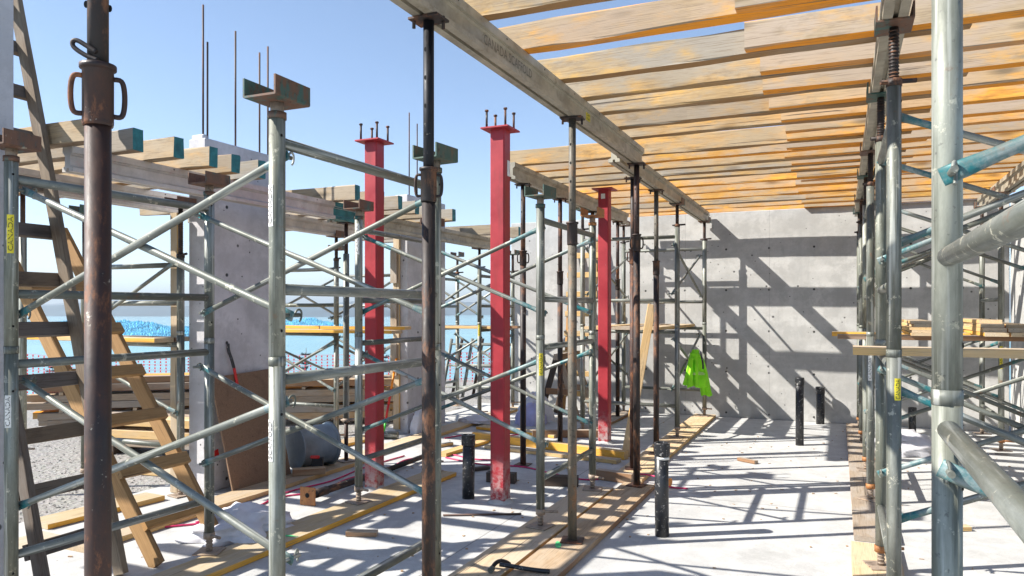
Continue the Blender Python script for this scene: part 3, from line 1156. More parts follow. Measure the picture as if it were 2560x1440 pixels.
def tower(label, frames, z_top=2.34, z_head=2.40, base=.042, heads='u', braced=(0, 1), studs=((1.24, .62), (2.2, 1.58)), rungs=(.38, 1.33, 1.68, 2.25),
          mats=None, teal=0, diag=(), plates=True, leg_r=.0312, head_rot=0.0, handle_mat='rust_pale', head_mats=None):
    cx = sum(q[0] for f in frames for q in f) / (2 * len(frames))
    cy = sum(q[1] for f in frames for q in f) / (2 * len(frames))
    t = thing('shoring_tower', label, 'shoring tower', (cx, cy, 0), 'galvanised shoring towers')
    mats = mats or ['galvanised', 'galvanised_pale']
    for fi, f in enumerate(frames):
        for li, (x, y) in enumerate(f):
            lm = mats[(fi + li) % len(mats)]
            foot = base + .10
            jk = tube('screw_jack', (x, y, base + .006), (x, y, foot + .02), .019, 'rust_pale', t, 12)
            box('base_plate', (x, y, base + .004), (.16, .16, .008), 'rust_pale', jk, rotz=R.uniform(-.5, .5), bev=.002)
            for q in range(4):
                tube('thread', (x, y, base + .02 + q * .022), (x, y, base + .028 + q * .022), .0225, 'rust_pale', jk, 12)
            ha = R.uniform(-.6, .6)
            nut = tube('handle_nut', (x, y, foot - .012), (x, y, foot + .028), .036, handle_mat, jk, 8)
            hx, hy = math.cos(ha), math.sin(ha)
            tube('handle_bar', (x - hx * .03, y - hy * .03, foot + .008), (x + hx * .13, y + hy * .13, foot + .014), .010, handle_mat, jk, 8)
            tube('leg', (x, y, foot + .02), (x, y, 1.40), leg_r, lm, t, 20)
            tube('leg', (x, y, 1.404), (x, y, z_top), leg_r, lm, t, 20)
            tube('coupling_pin', (x, y, 1.385), (x, y, 1.420), leg_r + .0016, 'galvanised', t, 20)
            for zz in (.30, 1.20, 1.52, z_top - .07):
                tube('pin_hole', (x + .0300, y - .0095, zz), (x + .0310, y - .0095, zz), .006, 'dark_hole', t, 8)
            if heads:
                hm = (head_mats or ['head_rust', 'head_green', 'head_rust', 'head_rust'])[(fi * 2 + li) % 4]
                hj = tube('head_jack', (x, y, z_top - .01), (x, y, z_head), .019 if z_head - z_top > .15 else .026, 'rust_dark' if z_head - z_top > .15 else 'rust_pale', t, 12)
                if z_head - z_top > .15:
                    for q in range(int((z_head - z_top) / .016)):
                        tube('thread', (x, y, z_top + .01 + q * .016), (x, y, z_top + .016 + q * .016), .0225, 'rust_dark', hj, 10)
                    ha = R.uniform(-.5, .5)
                    tube('handle_bar', (x - .06 * math.cos(ha), y - .06 * math.sin(ha), z_top + .02), (x + .10 * math.cos(ha), y + .10 * math.sin(ha), z_top + .03), .011, 'rust_dark', hj, 8)
                    tube('handle_nut', (x, y, z_top), (x, y, z_top + .035), .034, 'rust_dark', hj, 8)
                else:
                    tube('collar', (x, y, z_top - .004), (x, y, z_top + .022), .036, hm, hj, 14)
                m = Matrix.Rotation(head_rot + (R.uniform(-.12, .12) if heads == 'u' else 0), 4, 'Z')
                m.translation = (x, y, z_head)
                put('u_head', uhead_mesh(hm), hj, m)
        (xa, ya), (xb, yb) = f
        for z in rungs:
            tube('rung', (xa, ya, z), (xb, yb, z), .0225, 'galvanised', t, 16)
        for za, zb in diag:
            off = Vector((0, -.045, 0))
            brace(t, (xa, ya, za), (xb, yb, zb), off, teal)
    if len(frames) == 2:
        for li in braced:
            a, b = frames[0][li], frames[1][li]
            d = Vector((b[0] - a[0], b[1] - a[1], 0)).normalized()
            pr = Vector((-d.y, d.x, 0))
            o = frames[0][1 - li]
            if pr.dot(Vector((o[0] - a[0], o[1] - a[1], 0))) < 0:
                pr = -pr
            for zh, zl in studs:
                brace(t, (a[0], a[1], zh), (b[0], b[1], zl), pr * .040, teal)
                brace(t, (a[0], a[1], zl), (b[0], b[1], zh), pr * .064, teal)
    return t


t1 = tower('near shoring tower with empty rusty U-heads, left of the lettered beam', [((-1.99, 2.24), (-1.99, 3.46)), ((-3.76, 2.34), (-3.72, 3.56))], teal=0, mats=['galvanised_pale', 'galvanised_pale', 'galvanised'])
post_sticker(t1, -1.99, 2.24, 1.92, 2.08, 'CANADA', 'sticker_white', 'ink_faded', rad(-105))
post_sticker(t1, -1.99, 2.24, 1.02, 1.18, 'SCAFFOLD', 'sticker_white', 'ink_faded', rad(-105))
post_sticker(t1, -3.76, 2.34, 1.88, 2.07, 'CANADA', 'sticker_yellow', 'ink', rad(-38))
post_sticker(t1, -3.76, 2.34, 1.02, 1.18, 'CANADA', 'sticker_white', 'ink', rad(-60))
t2 = tower('shoring tower around the red columns with green and orange U-heads', [((-1.98, 4.95), (-1.98, 6.17)), ((-3.58, 4.98), (-3.60, 6.20))], z_top=2.34, z_head=2.41, teal=1, head_mats=['head_green', 'rust_orange', 'head_rust', 'head_rust'])
post_sticker(t2, -1.98, 4.95, 1.13, 1.29, 'CANADA', 'sticker_yellow', 'ink', rad(-60))
post_sticker(t2, -3.58, 4.98, 2.05, 2.3, 'CANADA', 'sticker_white', 'ink_faded', rad(-75))
tower('shoring tower against the back wall with the green jacket on its brace', [((-1.84, 9.12), (-3.06, 9.12)), ((-1.84, 11.1), (-3.06, 11.1))], z_top=2.62, z_head=BZ - .01, teal=0, rungs=(.42, 1.33, 1.72, 2.5), studs=((1.24, .62), (2.4, 1.8)), base=.042, heads='b')
RK = dict(z_top=2.62, z_head=BZ - .0085, heads='b', rungs=(.40, 1.33, 1.72, 2.5), studs=((1.24, .62), (2.5, 1.9)), handle_mat='rust_orange')
t4 = tower('nearest shoring tower at the right, a thick post with tubes running off the frame', [((.22, .72), (.22, 1.94)), ((1.68, .72), (1.68, 1.94))], teal=1, **RK)
t5 = tower('shoring tower at the right behind the nearest thick post', [((.22, 3.8), (.22, 5.02)), ((1.68, 3.8), (1.68, 5.02))], teal=1, **RK)
post_sticker(t5, .22, 3.8, 1.19, 1.29, 'CANADA', 'sticker_yellow', 'ink', rad(-62))
t6 = tower('shoring tower at the right carrying the stacked boards', [((.22, 6.77), (.22, 7.99)), ((1.68, 6.77), (1.68, 7.99))], teal=1, **RK)
post_sticker(t6, .22, 6.77, 1.02, 1.22, 'CANADA', 'sticker_white', 'ink_faded', rad(-100))
t7 = tower('shoring tower at the right close to the back wall corner', [((.22, 9.7), (.22, 10.92)), ((1.62, 9.7), (1.62, 10.92))], teal=0, **RK)
post_sticker(t7, 1.62, 9.7, .95, 1.2, 'CANADA', 'sticker_yellow', 'ink', rad(-100))
tower('shoring frame beside the first concrete pier and the ladders', [((-5.2, 4.66), (-6.42, 4.66))], z_top=2.05, z_head=LZ - .01, heads='b', base=.004, rungs=(.42, 1.30, 1.66, 1.99), diag=((2.02, 1.40), (.72, 1.18)))
tower('shoring tower carrying pale planks between the concrete piers', [((-5.65, 7.4), (-6.87, 7.4)), ((-5.65, 9.0), (-6.87, 9.0))], z_top=2.2, z_head=LZ - .01, heads='b', base=-.04, rungs=(.42, 1.30, 1.66, 2.1), studs=((1.2, .62), (2.1, 1.5)), teal=0, diag=((1.2, .62), (.62, 1.2)))
t9 = tower('far shoring tower carrying planks behind the middle red column', [((-4.84, 9.7), (-4.84, 10.9)), ((-5.85, 9.7), (-5.85, 10.9))], z_top=2.2, z_head=LZ - .01, heads='b', base=.004, rungs=(.42, 1.30, 1.66, 2.1), studs=((1.2, .62), (2.1, 1.5)), teal=0)
post_sticker(t9, -4.84, 9.7, 1.22, 1.42, 'CANADA', 'sticker_yellow', 'ink', rad(-75))


def post_shore(label, x, y, base, top, mat, lower='rust_brown'):
    p = thing('post_shore', label, 'post', (x, y, base), 'single screw-jack posts of the left deck')
    box('base_plate', (x, y, base + .004), (.16, .16, .008), 'rust_pale', p, rotz=R.uniform(-.5, .5), bev=.002)
    tube('screw_jack', (x, y, base + .008), (x, y, base + .42), .021, lower, p, 12)
    n = tube('handle_nut', (x, y, base + .40), (x, y, base + .44), .037, 'rust_pale', p, 8)
    tube('handle_bar', (x - .05, y - .02, base + .42), (x + .11, y + .03, base + .425), .010, 'rust_pale', n, 8)
    tube('leg', (x, y, base + .44), (x, y, top - .32), .0312, mat, p, 16)
    tube('head_jack', (x, y, top - .32), (x, y, top - .008), .020, 'rust_brown', p, 12)
    box('head_plate', (x, y, top - .006), (.14, .14, .012), 'rust_brown', p, bev=.002)


post_shore('grey jack post under the teal end of the low beam', -4.67, 6.28, .042, LZ, 'galvanised')
post_shore('pale mottled jack post behind the ladders on the gravel', -6.62, 4.22, -.05, 2.66, 'galvanised_pale', 'galvanised_pale')
post_shore('jack post under the low beam behind the dark prop', -4.76, 8.05, .042, LZ - .003, 'galvanised')


# ------------------------------------------------------------------ floor planks
def plank(label, p0, p1, w=.285, h=.038, mat='plank_pale', group='planks lying on the floor', name='floor_plank', **kw):
    o = board(name, p0, p1, w, h, mat, None, jit=.0015, ch=.003, **kw)
    return tag(o, label, 'plank', group)


Z0 = .0195 + .002
plank('pale plank under the farther tower frame with rectangles of sun', (-1.97, 2.0, Z0), (-1.97, 6.30, Z0), mat='plank_pale')
plank('weathered brown-edged plank under the props of the lettered beam', (-1.66, 1.6, Z0), (-1.66, 6.55, Z0), mat='plank_brown')
plank('striped plank running on to the back wall past the jacket', (-1.83, 6.7, Z0), (-1.86, 11.3, Z0), mat='plank_pale', w=.31)
plank('long gold-edged plank under the left tower legs', (-3.57, 2.0, Z0), (-3.53, 6.28, Z0), mat='plank_gold', w=.30)
plank('pale plank beside the concrete pier and plywood sheet', (-4.66, 3.3, Z0), (-4.67, 6.45, Z0), mat='plank_pale', w=.27)
plank('gold plank crossing behind the light ladder', (-5.40, 3.55, Z0), (-5.32, 4.50, Z0), mat='plank_gold', w=.26)
plank('pale plank seen through the dark ladder', (-5.05, 2.2, Z0), (-5.02, 3.42, Z0), mat='plank_pale', w=.26)
plank('plank under the right-hand tower legs, in patches of sun', (.20, .9, Z0), (.20, 5.5, Z0), mat='plank_pale', w=.28)
plank('far plank under the right-hand tower legs near the back wall', (.22, 5.65, Z0), (.20, 11.2, Z0), mat='plank_brown', w=.28)
plank('pale plank running back past the second concrete pier', (-4.74, 6.6, Z0), (-4.80, 10.9, Z0), mat='plank_pale', w=.26)
plank('short plank under the wall side of the jacket tower', (-3.06, 8.9, Z0), (-3.04, 11.25, Z0), mat='plank_brown', w=.26)
plank('pale timber lying across the floor behind the middle red column', (-4.15, 8.18, .047), (-2.10, 7.72, .047), .09, .09, 'plank_gold', 'timbers lying across the floor', 'loose_timber')
plank('second timber lying across the floor in front of the pale one', (-3.75, 7.72, .022), (-2.12, 7.50, .022), .13, .04, 'plank_pale', 'timbers lying across the floor', 'loose_timber')
plank('short timber offcut behind the middle column base', (-3.55, 8.6, .05), (-2.75, 8.95, .05), .09, .09, 'plank_brown', 'timbers lying across the floor', 'loose_timber')
plank('dark block on the floor right of the middle red column', (-2.52, 6.28, .047), (-2.18, 6.38, .047), .09, .09, 'plank_dark', 'dark wooden blocks', 'wood_block')
plank('dark block on the floor left of the middle red column', (-3.02, 6.22, .047), (-2.75, 6.26, .047), .09, .09, 'plank_dark', 'dark wooden blocks', 'wood_block')
plank('brown block on the floor before the prop bases', (-2.12, 6.74, .047), (-1.75, 6.68, .047), .09, .09, 'plank_brown', 'dark wooden blocks', 'wood_block')
plank('small grey block beside the blower', (-4.72, 5.52, .075), (-4.50, 5.72, .075), .10, .06, 'plank_brown', 'dark wooden blocks', 'wood_block')
board_lean = board('leaning_plank', (-2.13, 7.80, .02), (-1.885, 8.00, 1.66), .09, .038, 'plank_gold', None, up=Vector((.3, -1, .3)))
tag(board_lean, 'fresh pale plank leaning upright against a rusty prop', 'plank')
for x0, y0, L in ((-5.33, 4.72, 2.4),):
    o = board('upright_stud', (x0, y0, .005), (x0, y0, 2.45), .085, .038, 'plank_pale', None)
    tag(o, 'upright wooden stud beside the first concrete pier', 'stud')

plank('honey plank on the floor behind the left red column', (-4.45, 8.95, .022), (-3.25, 8.72, .022), .20, .038, 'plank_gold', 'timbers lying across the floor', 'loose_timber')
plank('gold-edged plank on the gravel past the blower', (-5.45, 6.55, .022), (-5.30, 8.05, .022), .24, .038, 'plank_gold')
plank('pale plank on the gravel behind the ladders', (-7.0, 5.25, -.025), (-5.85, 5.42, -.025), .22, .038, 'plank_pale')
plank('narrow gold timber beside the long gold-edged plank', (-3.98, 7.05, .022), (-3.92, 8.0, .022), .12, .038, 'plank_gold')

# green paint marks on planks
for lab, c, s in (('green spray mark on the gold-edged plank', (-3.52, 4.02, .0425), (.22, .05)), ('green spray mark on the plank by the near prop base', (-1.72, 4.62, .0425), (.05, .16)), ('green corner mark on the right-hand plank', (.16, 4.25, .0425), (.24, .03))):
    n = 12
    vs = [(s[0] / 2 * math.cos(2 * math.pi * i / n) * R.uniform(.7, 1.1), s[1] / 2 * math.sin(2 * math.pi * i / n) * R.uniform(.7, 1.1), 0) for i in range(n)]
    o = put('paint_mark', mesh('mark', vs, [tuple(range(n))], 'green_spray'), None, Matrix.Translation(c) @ Matrix.Rotation(.3, 4, 'Z'))
    tag(o, lab, 'paint mark', 'green paint marks')

# ------------------------------------------------------------------ planks and boards on the towers
RZ = 1.33 + .0225 + .0205


def deckplank(label, p0, p1, w=.24, mat='plank_pale', h=.038):
    return plank(label, p0, p1, w, h, mat, 'planks laid on the towers', 'scaffold_plank')


deckplank('scaffold plank across the right tower, nearest to the camera', (.06, 4.62, RZ), (1.93, 4.60, RZ), .2, 'plank_pale', .044)
deckplank('brown scaffold plank under the stacked boards', (-.03, 6.95, RZ), (1.93, 6.98, RZ), .24, 'plank_brown')
deckplank('orange-ended scaffold plank at the back of the stacked boards', (-.08, 7.72, RZ), (1.93, 7.70, RZ), .24, 'plank_gold')
for k in range(3):
    deckplank(f'plank on the jacket tower, {["left", "middle", "right"][k]} of three', (-2.88 + k * .36, 9.0, RZ), (-2.84 + k * .36, 11.22, RZ), .24, ['plank_gold', 'plank_brown', 'plank_pale'][k])
LRZ = 1.30 + .0225 + .0205
for k in range(2):
    deckplank(f'{["honey", "brown"][k]} plank on the frame beside the first pier, behind the ladders', (-7.0, 4.56 + k * .22 - .0, LRZ), (-5.28 - k * .0, 4.56 + k * .22, LRZ), .2, ['plank_gold', 'plank_brown'][k])
deckplank('upper honey plank between the piers', (-7.3, 7.55, LRZ + .04), (-5.95, 7.55, LRZ + .04), .22, 'plank_gold')
deckplank('long lower plank between the piers reaching behind the red column', (-7.3, 7.30, LRZ), (-4.75, 7.36, LRZ), .24, 'plank_gold')
deckplank('short plank lying on the long one between the piers', (-5.85, 7.42, LRZ + .04), (-4.75, 7.6, LRZ + .04), .2, 'plank_gold')
deckplank('pale plank on the far tower left of the middle red column', (-6.3, 9.85, LRZ), (-4.5, 9.85, LRZ), .24, 'plank_pale')
deckplank('brown plank on the far tower behind the pale one', (-6.4, 10.2, LRZ), (-4.4, 10.2, LRZ), .24, 'plank_brown')
k2 = 0
for k in range(5):
    o = board('stacked_board', (.62 + R.uniform(-.02, .02), 6.72 + k * .03, RZ + .031 + k * .0235), (.62 + R.uniform(-.02, .02), 8.1 + k * .05, RZ + .031 + k * .0235), .22 - k * .012, .022, 'plank_gold' if k == 0 else 'plank_pale', None, jit=.001, ch=.002)
    tag(o, f'thin board in the left stack on the right tower, {ORD[k]} up', 'board', 'left board stack')
for k in range(7):
    row, lay = k % 2, k // 2
    zb = RZ + .036 + lay * .0325
    yb = 6.75 + lay * .09
    o = board('stacked_board', (1.10 + row * .17, yb, zb), (1.10 + row * .17 + R.uniform(-.02, .02), yb + 1.35, zb), .16, .031, 'plank_gold' if lay == 0 else 'plank_pale', None, jit=.001, ch=.002)
    tag(o, f'thin board in the right stack on the tower, {["left", "right"][row]} pile, {ORD[lay]} up', 'board', 'right board stack')


# ------------------------------------------------------------------ ladders
def ladder(label, foot, top, gap, railmat, rungmat, z_first, step, n, rw=.089, front=1):
    (fx, fy), (tx, tz) = foot, top
    l = thing('wooden_ladder', label, 'ladder', (fx, fy + gap / 2, 0))
    d = Vector((tx - fx, 0, tz)).normalized()
    nrm = Vector((d.z, 0, -d.x))
    for yy in (fy, fy + gap):
        board('rail', (fx, yy, .012), (tx, yy, tz), .038, rw, railmat, l, up=nrm)
    for k in range(n):
        z = z_first + k * step
        t = z / tz
        c = Vector((fx + (tx - fx) * t, fy + gap / 2, z)) + nrm * (rw / 2 + .0205) * front
        board('rung', c + Vector((0, -gap / 2 - .022, 0)), c + Vector((0, gap / 2 + .022, 0)), .088, .038, rungmat, l, up=nrm)
    return l


ladder('tall dark weathered wooden ladder leaning up past the left deck', (-3.96, 2.65), (-5.04, 3.95), .46, 'ladder_rail', 'ladder_dark', .28, .305, 12, front=-1)
ladder('light new wooden ladder leaning low behind the left tower', (-3.88, 3.30), (-5.50, 2.2), .50, 'ladder_new', 'ladder_new', .22, .30, 6, rw=.115)


# ------------------------------------------------------------------ pipes standing in the slab
def pipe(label, x, y, h, r, cap=True):
    p = thing('drain_pipe', label, 'pipe', (x, y, 0), 'black pipes standing in the slab')
    tube('pipe_body', (x, y, .0), (x + R.uniform(-.01, .01), y, h - .02), r, 'black_plastic', p, 24)
    if cap:
        m = lathe_mesh([(r * 1.10, -.09), (r * 1.14, -.085), (r * 1.14, -.004), (r * 1.08, 0), (r * .9, .001), (r * .86, -.012)], 'black_plastic', 24)
        put('end_cap', m, p, Matrix.Translation((x, y, h)))


pipe('black pipe with a taped collar standing in the sunlit floor', -1.16, 5.22, .66, .049)
box_ring = [o for o in bpy.data.objects if o.name.startswith('drain_pipe')][-1]
tube('tape_ring', (-1.16, 5.22, .545), (-1.16, 5.22, .563), .0515, 'sticker_white', box_ring, 20)
pipe('black pipe beside the middle red column', -2.90, 5.60, .54, .052)
pipe('tall thin black pipe near the back wall', -.45, 9.38, .80, .046)
pipe('black pipe against the back wall', -.27, 11.25, .52, .055)
pipe('small black pipe between the right towers near the wall', .84, 10.85, .34, .045)
pipe('black pipe at the far right corner by the wall', 1.36, 11.0, .62, .06)

# ------------------------------------------------------------------ loose things on site
# prop lying on the floor
p = thing('fallen_prop', 'rusty prop lying on the floor with its orange end plate raised', 'prop', (-4.02, 5.8, .04))
tube('outer_tube', (-3.99, 4.86, .075), (-4.04, 6.1, .042), .031, 'rust_dark', p, 16)
tube('inner_tube', (-4.04, 6.1, .042), (-4.075, 7.0, .040), .026, 'rust_dark', p, 16)
tube('collar', (-3.99, 4.95, .073), (-3.996, 5.10, .069), .037, 'rust_dark', p, 16)
box('end_plate', (-3.985, 4.845, .078), (.15, .012, .15), 'rust_orange', p, rotz=.05, bev=.004)
tube('centre_hole', (-3.985, 4.836, .085), (-3.985, 4.8385, .085), .02, 'dark_hole', p, 14)

# plywood sheet
o = box('plywood_sheet', (-4.905, 5.20, .515), (.018, .74, 1.04), 'plywood', None, bev=.002, rot=Matrix.Rotation(rad(-12.5), 3, 'Y') @ Matrix.Rotation(rad(2), 3, 'X'))
tag(o, 'brown plywood sheet leaning on the first concrete pier', 'plywood')

# bolt cutter hanging above the plywood
p = thing('pry_bar', 'black bar with red grips standing on the plywood against the pier', 'tool', (-5.0, 5.1, 1.05))
put('bar', path_mesh(smooth_path([(-5.02, 5.02, 1.30), (-5.015, 5.02, 1.24), (-5.0, 5.04, 1.16), (-4.99, 5.06, 1.08)], 4), .014, 'black_plastic', 8), p, Matrix())
put('grip', path_mesh(smooth_path([(-4.99, 5.06, 1.08), (-4.985, 5.075, 1.0), (-4.975, 5.085, .93)], 4), .013, 'red_plastic', 8), p, Matrix())

# blower
p = thing('drum_blower', 'grey drum blower on its side behind the plywood', 'blower', (-4.98, 5.98, 0))
ax = Vector((.35, .94, 0)).normalized()
bc = Vector((-4.84, 5.95, .245))
mt = frame_along(bc - ax, bc + ax) @ Matrix.Rotation(rad(90), 4, 'Y')
dr = put('drum', lathe_mesh([(.17, -.2), (.212, -.2), (.212, -.185), (.198, -.18), (.198, .17), (.212, .175), (.218, .2), (.200, .2), (.19, .12)], 'blower_grey', 32), p, mt)
for poly in dr.data.polygons:
    poly.use_smooth = abs(poly.normal.z) < .3
tube('motor_hub', bc + ax * .10, bc + ax * .17, .06, 'black_plastic', p, 16)
box('stand', bc + Vector((0, 0, -.225)), (.24, .30, .04), 'black_steel', p, rotz=-.35)
box('rating_label', bc + Vector((.1905, .02, .03)), (.09, .003, .07), 'white_label', p, rotz=math.atan2(ax.y, ax.x), bev=0)
box('bracket', (-4.60, 5.74, .12), (.10, .06, .12), 'black_steel', p, rotz=.5)
box('red_tag', (-4.61, 5.71, .19), (.09, .03, .03), 'red_plastic', p, rotz=.4, bev=.008)


# cloths and sacks
def cloth_lump(name, label, cat, c, size, mat, seed, parent=None, seg=26, rings=14, fold=.32):
    vs, fs = [], []
    for i in range(rings + 1):
        t = i / rings
        for k in range(seg):
            a = 2 * math.pi * k / seg
            rr = math.sin(min(1, t * 1.02) * math.pi * .5) ** .7
            q = Vector((math.cos(a) * rr * 2 + seed, math.sin(a) * rr * 2, t * 1.5 + seed))
            f = 1 + fold * noise.fractal(q * 1.4, .8, 2.2, 4) + .10 * math.sin(a * 7 + seed + 3 * t)
            z = (1 - t) ** .8 * (1 + fold * .6 * noise.noise(q * 2.1))
            vs.append((size[0] * rr * f * math.cos(a), size[1] * rr * f * math.sin(a), max(0, size[2] * z)))
    for i in range(rings):
        for k in range(seg):
            j = (k + 1) % seg
            fs.append((i * seg + k, (i + 1) * seg + k, (i + 1) * seg + j, i * seg + j))
    o = put(name, mesh(name, vs, fs, mat, True), parent, Matrix.Translation(c))
    if parent is None:
        tag(o, label, cat)
    return o


cloth_lump('white_sheet', 'crumpled white sheet on the floor under the light ladder', 'sheet', (-3.93, 4.05, .003), (.30, .36, .20), 'cloth_white', 2.0)
sk = thing('material_sack', 'white and lilac plastic sack on the floor behind the middle column', 'sack', (-4.02, 9.75, 0))
cloth_lump('sack_top', '', '', (-4.05, 9.95, .0), (.26, .26, .42), 'cloth_white', 5.0, sk, fold=.2)
cloth_lump('sack_body', '', '', (-3.98, 9.6, .0), (.22, .20, .30), 'cloth_lilac', 7.0, sk, fold=.15)
cloth_lump('plastic_sheet', 'clear crumpled plastic sheet behind the right posts', 'sheet', (.66, 9.35, .003), (.34, .30, .26), 'cloth_white', 11.0)
cloth_lump('white_bag', 'white paper bag beside the second concrete pier', 'bag', (-4.97, 8.25, .003), (.12, .14, .33), 'cloth_white', 15.0, fold=.2)
cloth_lump('paper_scrap', 'crumpled white paper on the plank by the far tower', 'paper', (-4.62, 9.2, .042), (.26, .16, .10), 'cloth_white', 19.0)

# spray bottle
p = thing('spray_bottle', 'small bottle with a bright green cap by the second pier', 'bottle', (-4.80, 8.2, 0))
put('bottle_body', lathe_mesh([(.045, 0), (.05, .01), (.05, .18), (.03, .22), (.02, .24)], 'black_plastic', 14), p, Matrix.Translation((-4.80, 8.20, .003)))
tube('paper_label', (-4.80, 8.20, .08), (-4.80, 8.20, .17), .0508, 'red_plastic', p, 14)
put('cap', lathe_mesh([(.03, 0), (.034, .005), (.034, .06), (.02, .07)], 'green_plastic', 12), p, Matrix.Translation((-4.80, 8.20, .24)))
box('trigger', (-4.77, 8.17, .29), (.09, .025, .03), 'green_plastic', p, rotz=-.5)

# measuring pole
p = thing('marking_pole', 'orange, red and green pole leaning on the second pier', 'pole', (-5.2, 7.85, 0))
a, b = Vector((-5.32, 7.92, .004)), Vector((-5.24, 8.11, .98))
for k, mname in enumerate(('green_plastic', 'red_plastic', 'red_plastic', 'orange_plastic', 'orange_plastic')):
    tube('section', a.lerp(b, k / 5), a.lerp(b, (k + 1) / 5), .016, mname, p, 10)
tube('steel_can', (-5.18, 7.75, .05), (-5.02, 7.80, .05), .048, 'galvanised', p, 16)

# hammer
p = thing('claw_hammer', 'black claw hammer lying on the planks at the bottom of the view', 'hammer', (-1.85, 4.05, .05))
put('handle', path_mesh(smooth_path([(-1.87, 4.02, .075), (-1.80, 4.03, .072), (-1.72, 4.05, .062), (-1.64, 4.07, .056), (-1.575, 4.085, .055)], 4), .0135, 'black_plastic', 10), p, Matrix())
put('head', path_mesh(smooth_path([(-1.895, 3.955, .06), (-1.893, 3.985, .078), (-1.888, 4.02, .086), (-1.88, 4.06, .083), (-1.862, 4.10, .064), (-1.85, 4.12, .048)], 4), .0125, 'black_steel', 8), p, Matrix())
tube('striking_face', (-1.897, 3.94, .058), (-1.894, 3.968, .066), .018, 'galvanised', p, 12)

# chalk reel
p = thing('line_reel', 'small yellow line reel beside the prop base', 'reel', (-1.55, 6.60, .04))
tube('spool', (-1.50, 6.66, .058), (-1.40, 6.63, .058), .030, 'yellow_plastic', p, 14)
for q in ((-1.505, 6.661), (-1.40, 6.63)):
    tube('flange', (q[0] - .004, q[1] + .001, .058), (q[0] + .004, q[1] - .001, .058), .036, 'orange_plastic', p, 14)

# loose rebar on the floor
o = tube('loose_rod', (-2.82, 5.02, .010), (-2.28, 5.30, .010), .008, 'rebar', None, 8)
tag(o, 'thin rusty rod lying on the floor before the middle column', 'rod')


# extension cords
def cord(label, pts, r=.0075):
    o = put('extension_cord', path_mesh(smooth_path([(x, y, z) for x, y, z in pts], 8), r, 'cord_pink', 8), None, Matrix())
    tag(o, label, 'cord', 'pink extension cords')


C = .009
cord('pink cord looping on the floor past the fallen prop', [(-4.55, 3.9, C), (-4.25, 4.25, C), (-4.22, 4.62, C), (-4.35, 4.95, C), (-4.18, 5.25, C), (-4.25, 5.75, C), (-4.16, 6.3, C), (-4.22, 6.75, C), (-3.95, 7.15, C), (-3.6, 7.05, C), (-3.3, 7.12, C)])
cord('pink cord curling beside the blower and plank', [(-4.42, 4.1, C), (-4.3, 4.5, C), (-4.42, 5.1, C), (-4.34, 5.6, C), (-4.40, 6.2, C), (-4.36, 6.9, C)])
cord('pink cord crossing the floor behind the middle column to the props', [(-3.9, 7.0, C), (-3.4, 6.85, C), (-2.95, 6.9, C), (-2.6, 6.75, C), (-2.2, 6.62, C), (-1.95, 6.87, C), (-1.74, 6.88, .05), (-1.52, 6.80, .046), (-1.42, 6.66, .012), (-1.25, 6.66, C)])
cord('pink cord snaking at the back behind the red columns', [(-4.5, 8.05, C), (-4.3, 8.5, C), (-3.95, 8.42, C), (-3.7, 8.75, C), (-3.35, 8.72, C), (-3.0, 9.0, .05)])

# sawhorse and ladder at the back
p = thing('sawhorse', 'old wooden sawhorse standing before the back wall', 'sawhorse', (-3.75, 10.35, 0))
board('top_rail', (-3.75, 10.0, .92), (-3.75, 10.85, .92), .09, .09, 'plank_brown', p)
for yy in (10.08, 10.77):
    for sx in (-1, 1):
        board('leg', (-3.75 + sx * .30, yy, .004), (-3.75 + sx * .03, yy, .90), .085, .036, 'plank_brown' if sx > 0 else 'plank_dark', p, up=Vector((0, 1, 0)))
    board('tie_piece', (-3.93, yy - .03, .42), (-3.57, yy - .03, .42), .02, .09, 'plank_brown', p)
p = thing('wooden_ladder', 'pale wooden ladder leaning on the back wall behind the red columns', 'ladder', (-3.75, 10.95, 0))
for xx in (-3.98, -3.55):
    board('rail', (xx, 10.92, .012), (xx, 11.36, 2.75), .036, .085, 'ladder_new', p, up=Vector((0, 1, 0)))
for q in range(8):
    zz = .3 + q * .31
    yy = 10.92 + .44 * zz / 2.75 - .045
    board('rung', (-4.02, yy, zz), (-3.51, yy, zz), .036, .085, 'plank_pale', p)
prop('thin dark prop beside the sawhorse near the back wall', -3.0, 9.35, TOP, 'rust_dark', 'rust_brown', 1.85, .003, .2, handles=False)
# loose stones on the gravel
vs, fs = [], []
rd = random.Random(9)
for _ in range(2600):
    x, y = rd.uniform(-9.8, -5.75), rd.uniform(2.4, 8.4)
    r = rd.uniform(.005, .014) * (1.8 if rd.random() < .05 else 1)
    o = len(vs)
    zc = terrain_z(x, y) - .05 + r * .35
    for dx, dy, dz in ((1, 0, 0), (0, 1, 0), (-1, 0, 0), (0, -1, 0), (0, 0, 1), (0, 0, -1)):
        vs.append((x + dx * r * rd.uniform(.7, 1.3), y + dy * r * rd.uniform(.7, 1.3), zc + dz * r * rd.uniform(.5, .8)))
    fs.extend([(o + a, o + (a + 1) % 4, o + 4) for a in range(4)] + [(o + (a + 1) % 4, o + a, o + 5) for a in range(4)])
o = put('stones', mesh('stones', vs, fs, 'gravel'), None, Matrix())
tag(o, 'loose grey stones over the gravel yard', 'stones', kind='stuff')
